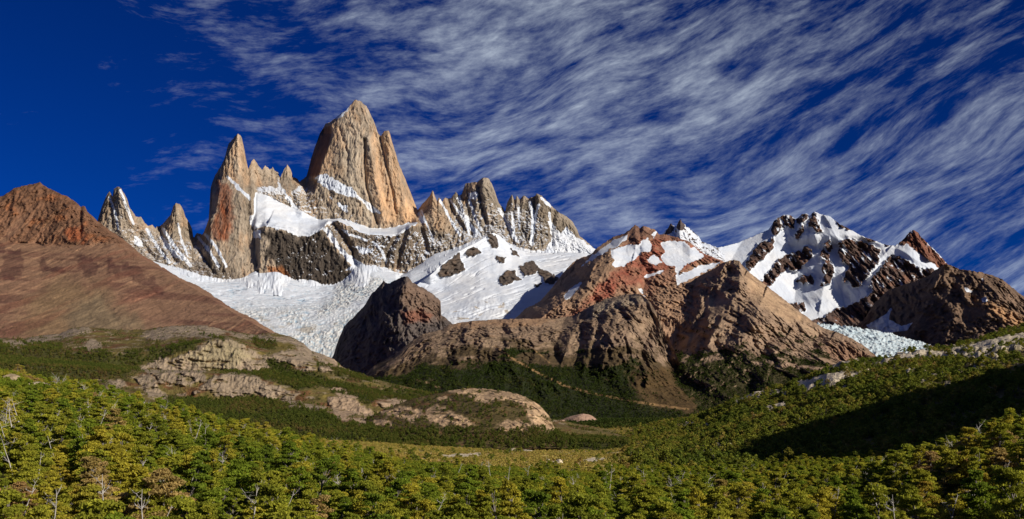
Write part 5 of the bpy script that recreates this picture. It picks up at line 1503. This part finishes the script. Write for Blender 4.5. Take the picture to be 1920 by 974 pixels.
# bleached dead trees: photo column, row where the canopy hides the stem, pixels of stem above it, kind
SNAGS = [(8, 770, 32, 0), (25, 780, 40, 1), (46, 776, 40, 2), (58, 780, 18, 3), (171, 766, 24, 1), (182, 786, 22, 4), (234, 790, 16, 3), (25, 808, 28, 2), (104, 820, 32, 5), (123, 840, 36, 2), (163, 828, 20, 1),
         (184, 842, 26, 4), (6, 828, 20, 3), (29, 836, 24, 2), (67, 858, 18, 0), (223, 840, 22, 5), (363, 808, 24, 4), (380, 814, 26, 0), (269, 806, 16, 4), (424, 862, 22, 1), (348, 878, 20, 3), (459, 945, 50, 5), (205, 928, 50, 1),
         (277, 950, 44, 1), (286, 950, 30, 3), (36, 924, 28, 4), (88, 936, 32, 5), (942, 936, 20, 1), (1139, 909, 40, 0), (1147, 909, 24, 3), (1171, 917, 26, 4), (1212, 900, 24, 1), (1268, 909, 28, 5), (892, 878, 18, 3), (921, 882, 24, 1),
         (949, 894, 24, 0), (984, 886, 16, 5), (809, 948, 28, 4), (853, 878, 16, 3), (1080, 909, 22, 1), (1661, 922, 28, 2), (1686, 958, 40, 1), (1693, 958, 38, 3), (1810, 922, 26, 5), (1871, 880, 20, 5), (1679, 888, 18, 4), (1772, 948, 26, 5),
         (640, 900, 20, 1), (728, 905, 26, 4), (560, 870, 18, 5), (520, 925, 22, 3), (1420, 925, 22, 4), (1345, 935, 24, 1), (1562, 930, 20, 5), (1880, 925, 20, 2), (300, 830, 22, 2), (142, 800, 22, 5), (90, 790, 24, 4), (330, 850, 20, 1), (250, 880, 24, 5)]
rnd = random.Random(77)
SN = []
for k in range(6):
    h = 6.0
    lean = [(0.05, 0, 1), (-0.05, 0.05, 1), (-0.55, 0.1, 1), (0.3, 0, 1), (0.1, -0.1, 1), (0.15, 0.1, 1)][k]
    tr = bent(rnd, (0, 0, -0.6), lean, h, 7, [0.08, 0.12, 0.1, 0.2, 0.22, 0.16][k], 0.05)
    bag = Bag()
    bag.add(tube(tr, [0.10 - 0.012 * j for j in range(8)], 6))
    brs = []
    for j in range([3, 5, 3, 2, 6, 8][k]):
        i_ = rnd.randint(2, 6)
        a_ = rnd.uniform(0, 6.28)
        p = bent(rnd, tr[i_], (math.cos(a_), 0.4 * math.sin(a_), rnd.uniform(0.2, 1.1)), rnd.uniform(0.6, 1.7), 4, 0.35, 0.08)
        b = Bag()
        b.add(tube(p, [0.042, 0.034, 0.026, 0.018, 0.008], 5))
        for _ in range(4):
            b.add(tube(bent(rnd, p[rnd.randint(1, 4)], (rnd.uniform(-1, 1), rnd.uniform(-1, 1), rnd.uniform(-0.1, 1)), rnd.uniform(0.25, 0.8), 3, 0.35), [0.02, 0.015, 0.011, 0.006], 4))
        brs.append(b.mesh('branch', [M_DEAD]))
    SN.append((bag.mesh('trunk', [M_DEAD]), brs))
SHAPE = ['straight pale dead tree', 'bleached crooked dead tree', 'leaning white dead trunk', 'thin grey dead stem', 'twisted bleached dead tree', 'many-branched bare grey tree']
for n_, (px_, py_, hp, k) in enumerate(SNAGS):
    x_, y_, z_ = ground_hit(px_, py_, lift=4.0)
    top = (HY - (py_ - hp)) / F * y_
    hgt = max((top - z_) * 0.92, 2.5)
    where = ('high on the sunlit slope' if px_ < 500 and py_ < 800 else 'midway up the slope' if px_ < 500 and py_ < 870 else "at the slope's foot" if px_ < 600 else
             'beside the valley floor' if px_ < 1300 and py_ < 915 else 'in the near forest' if px_ < 1600 else "by the knoll's pale rocks" if px_ < 1720 else "among the knoll's crowns")
    r = empty('dead_tree', (x_, y_, z_), rnd.uniform(-0.5, 0.5), hgt / 5.4)
    tag(r, None, 'dead tree', f'bleached dead trees {where}')
    LABELS.setdefault(f'{SHAPE[k]}| {where}', []).append((px_, r))
    link('trunk', SN[k][0], r)
    for b in SN[k][1]:
        link('branch', b, r)


# each label says which one: its look, its stand and, among look-alikes, its place in the row
ORD = ('first second third fourth fifth sixth seventh eighth ninth tenth eleventh twelfth thirteenth fourteenth fifteenth sixteenth seventeenth eighteenth nineteenth twentieth').split()
TENS = ('twenty', 'thirty')
ORD += [f'{t}-{o}' for t in TENS for o in ORD[:9]]
for key, mem in LABELS.items():
    look, where = key.split('|')
    mem.sort(key=lambda t: t[0])
    for k, (_, r) in enumerate(mem):
        if len(mem) == 1:
            r['label'] = f'the one {look}{where}'
        elif k < len(ORD):
            r['label'] = f'{look}{where}, {ORD[k]} of its kind from the left'
        else:
            r['label'] = f'{look}{where}, toward the right end'

# boulders and slabs
def make_boulder(seed, flat):
    import bmesh
    bm = bmesh.new()
    bmesh.ops.create_icosphere(bm, subdivisions=4, radius=1.0)
    co = np.array([v.co[:] for v in bm.verts])
    rg = np.random.default_rng(seed)
    d = np.ones(len(co))
    for _ in range(11):                                    # knock flat faces off
        nn = rg.normal(size=3); nn[2] = abs(nn[2]) * 0.6; nn /= np.linalg.norm(nn)
        lim = rg.uniform(0.62, 0.9)
        dd = co @ nn
        co = co - np.maximum(dd - lim, 0)[:, None] * nn * 0.85
    co = co * (1 + 0.10 * fbm(co[:, 0] * 2 + seed, co[:, 1] * 2, co[:, 2] * 2, 4))[:, None]
    co[:, 2] = np.where(co[:, 2] < -0.25, -0.25 + 0.3 * (co[:, 2] + 0.25), co[:, 2]) * flat
    Fc = np.array([[v.index for v in f.verts] for f in bm.faces])
    bm.free()
    tone = (1 + 0.3 * fbm(co[:, 0] * 3, co[:, 1] * 3, co[:, 2] * 5 + seed, 4))[:, None]
    return lambda rgb: mesh_np('boulder', co, Fc, [M_BENCH], False, {'tint': C(*rgb)[None] * tone, 'snow': np.zeros(len(co))})


BOULDERS = [(6, 690, 58, 20, (150, 132, 104), 'tan boulder at the left end of the near crest', None), (54, 704, 70, 16, (150, 136, 116), 'broad grey slab beside the tan boulder on the crest', None),
            (985, 847, 30, 6, (178, 164, 138), 'long pale boulder on the ochre valley floor', None), (962, 846, 14, 5, (172, 158, 132), 'small pale rock next to the long boulder in the valley', None),
            (1048, 869, 18, 8, (186, 172, 146), 'round cream boulder by the dark gully in the valley', None), (1027, 867, 11, 8, (176, 160, 136), 'small cream rock beside the round boulder', None),
            (1124, 838, 14, 7, (180, 166, 142), 'white rock where the valley floor narrows', None), (1680, 926, 40, 15, (216, 202, 168), 'pale flat rock among dead trunks on the dark knoll', None),
            (1704, 932, 24, 10, (190, 178, 156), 'grey rock lying under the pale flat rock', None), (1668, 940, 24, 10, (186, 174, 152), 'broken grey stone at the foot of the pale flat rock', None),
            (498, 822, 34, 12, (180, 166, 142), 'pale boulder at the top edge of the near forest', None), (596, 810, 16, 6, (206, 192, 168), 'small pale rock below the dark forest', None),
            (646, 822, 40, 8, (206, 190, 162), 'low pale slab below the dark forest', None), (694, 828, 18, 7, (204, 188, 160), 'pale stone right of the low slab', None),
            (362, 822, 26, 16, (196, 178, 144), 'tan rock between the dead trees on the slope', None), (300, 806, 26, 10, (190, 176, 148), 'pale ledge of rock under a fallen dead tree', None),
            (1090, 793, 76, 18, (172, 140, 118), 'pinkish rounded rock knoll behind the pale dome', None), (1050, 794, 40, 9, (158, 130, 108), 'low pinkish rock joined to the pinkish knoll', None),
            (1715, 872, 22, 8, (206, 196, 180), 'white rock on the crest of the dark knoll', None), (1758, 838, 16, 6, (200, 188, 172), 'small grey rock high on the dark knoll', None), (1895, 806, 26, 9, (200, 192, 180), 'pale rock near the top of the dark knoll', None)]
BM = [make_boulder(40 + k, [0.75, 0.6, 0.5, 0.85][k]) for k in range(4)]
for n_, (px_, py_, wp, hp, rgb, lab, yy) in enumerate(BOULDERS):
    if yy:
        x_, y_, z_ = (px_ - CX) / F * yy, yy, (HY - py_) / F * yy
    else:
        x_, y_, z_ = ground_hit(px_, py_)
    o = link('boulder', BM[n_ % 4](rgb))
    s_ = y_ / F
    o.location = (x_, y_ + 0.3 * wp * s_, z_ - 0.05 * hp * s_)
    o.scale = (0.56 * wp * s_, 0.5 * wp * s_, 1.35 * hp * s_)
    o.rotation_euler = (0, 0, rnd.uniform(-0.4, 0.4))
    tag(o, lab, 'boulder', 'pale boulders of the valley')


# the rest of the near forest
rest = np.where(~isbig)[0]
near_joined = [join_meshes('beech_tree', [t_, c_]) for t_, c_ in NEAR]
nb = proto_collection('near kinds', near_joined + bare_far)
idx = np.where(g.random(len(rest)) < 0.17, g.integers(8, 12, len(rest)), tk[rest])
rot = np.stack([g.normal(size=len(rest)) * 0.06, g.normal(size=len(rest)) * 0.06, tr_[rest]], 1)
scatter('beech_forest', 'dense beech forest of green, olive and rusty crowns', np.stack([tx, ty, tz], 1)[rest], rot, np.repeat(ts[rest][:, None], 3, 1), idx, nb)

# undergrowth between the trees
bx = g.uniform(-340, 340, 34000); by = 50 + 400 * np.sqrt(g.random(34000))
bp = CX + F * bx / by
kp = (bp > -100) & (bp < 2020)
bx, by = bx[kp], by[kp]
rot, scl, idx = spread(g, len(bx), 0.6, 1.3, 3, 0.15)
scatter('undergrowth', 'low scrub filling the gaps between the trees', np.stack([bx, by, ground_z(bx, by)], 1), rot, scl, idx, proto_collection('bush kinds', bush))

# slope on the right
dn = sm(fbm(GX / 45, GYY / 45, 12.0, 4), -0.30, 0.05)
w = R1 * sm(GYY, 480, 640) * (1 - sm(GYY, 1900, 2100)) * (1 - rm) * (0.25 + 0.75 * dn) * lerp(1.0, 0.35, sm(GPY, 715, 670)) * (GPXX > 1100) * (GPXX < 2030)
pts = on_grid(g, GX, GYY, GZ, w, 0.016)
rot, scl, idx = spread(g, len(pts), 0.6, 1.3, 5, 0.05)
scatter('slope_forest', 'olive green trees covering the slope at the right', pts, rot, scl, idx, proto_collection('slope kinds', slope_t))
# dry scrub of the valley floor
w = floor_ * (1 - sm(GYY, 2000, 2300)) * (1 - np.maximum(pale, scr)) * sm(fbm(GX / 25, GYY / 25, 2.0, 4), -0.35, 0.1) * (GPXX > 250) * (GPXX < 1400)
pts = on_grid(g, GX, GYY, GZ, w, 0.055)
rot, scl, idx = spread(g, len(pts), 0.5, 1.25, 3, 0.1)
scatter('valley_scrub', 'ochre scrub on the open valley floor', pts, rot, scl, idx, proto_collection('scrub kinds', valley_b))
# a few trees standing on the valley floor
w = floor_ * (1 - sm(GYY, 2000, 2300)) * sm(fbm(GX / 70, GYY / 90, 14.0, 3), 0.0, 0.2) * (GPXX > 560) * (GPXX < 1300) * sm(GYY, 420, 520)
pts = on_grid(g, GX, GYY, GZ, w, 0.0035)
rot, scl, idx = spread(g, len(pts), 0.3, 0.75, 9, 0.05)
scatter('valley_trees', 'small scattered trees and bare stems on the open valley floor', pts, rot, scl, idx, proto_collection('floor kinds', slope_t + bare_far))
# dark forest: round the bench, the valley sides and behind the dome
dk = proto_collection('dark kinds', dark_t)
w = BENCH['forest'] * BENCH['front']
p1 = on_grid(g, BENCH['X'], BENCH['Y'], BENCH['Z'], w, 0.030)
w = np.maximum(BENCH['sparse'], 0.25 * BENCH['rm']) * BENCH['front'] * sm(fbm(BENCH['X'] / 40, BENCH['Y'] / 60, BENCH['Z'] / 20, 4), -0.05, 0.3)
p2 = on_grid(g, BENCH['X'], BENCH['Y'], BENCH['Z'], w, 0.022)
p3 = on_grid(g, DOMEG['X'], DOMEG['Y'], DOMEG['Z'], DOMEG['forest'] * DOMEG['front'] + 0.25 * DOMEG['sparse'] * DOMEG['front'], 0.025)
edgew = sm(GYY, 560, 800) * (1 - sm(GYY, 1300, 1400)) * (1 - sm(GPXX, 640, 720)) * sm(GYY - interp([(-200, 500), (300, 680), (420, 950), (520, 1220), (700, 1350)], GPXX), 0, 60)
p4 = on_grid(g, GX, GYY, GZ, edgew * (GPXX > -150), 0.034)
w5 = sm(GYY, 2000, 2250) * (1 - sm(GYY, 3300, 3500)) * (GPXX > 900) * (GPXX < 1500) * sm(fbm(GX / 120, GYY / 160, 3.0, 4), -0.3, 0.1)
p5 = on_grid(g, GX, GYY, GZ, w5, 0.014)
pts = np.concatenate([p1, p3, p4])
rot, scl, idx = spread(g, len(pts), 0.6, 1.15, 4, 0.05)
scatter('dark_forest', 'dark green forest below the rocky bench', pts, rot, scl, idx, dk)
rot, scl, idx = spread(g, len(p2), 0.25, 0.6, 4, 0.1)
scatter('bench_scrub', 'low dark scrub dotted over the rocky bench', p2, rot, scl, idx, dk)
fk = proto_collection('far kinds', far_t)
pf = [p5]
for S in (SPURD, DOME):
    w = np.where(S['veg'] > 0.35, S['veg'], 0.06 * (S['veg'] > 0.03)) * S['front']
    pf.append(on_grid(g, S['X'], S['Y'], S['Z'], w, 0.008 if S is SPURD else 0.006))
pts = np.concatenate(pf)
rot, scl, idx = spread(g, len(pts), 0.6, 1.2, 3, 0.05)
scatter('far_forest', 'dark forest on the lower slopes across the valley', pts, rot, scl, idx, fk)
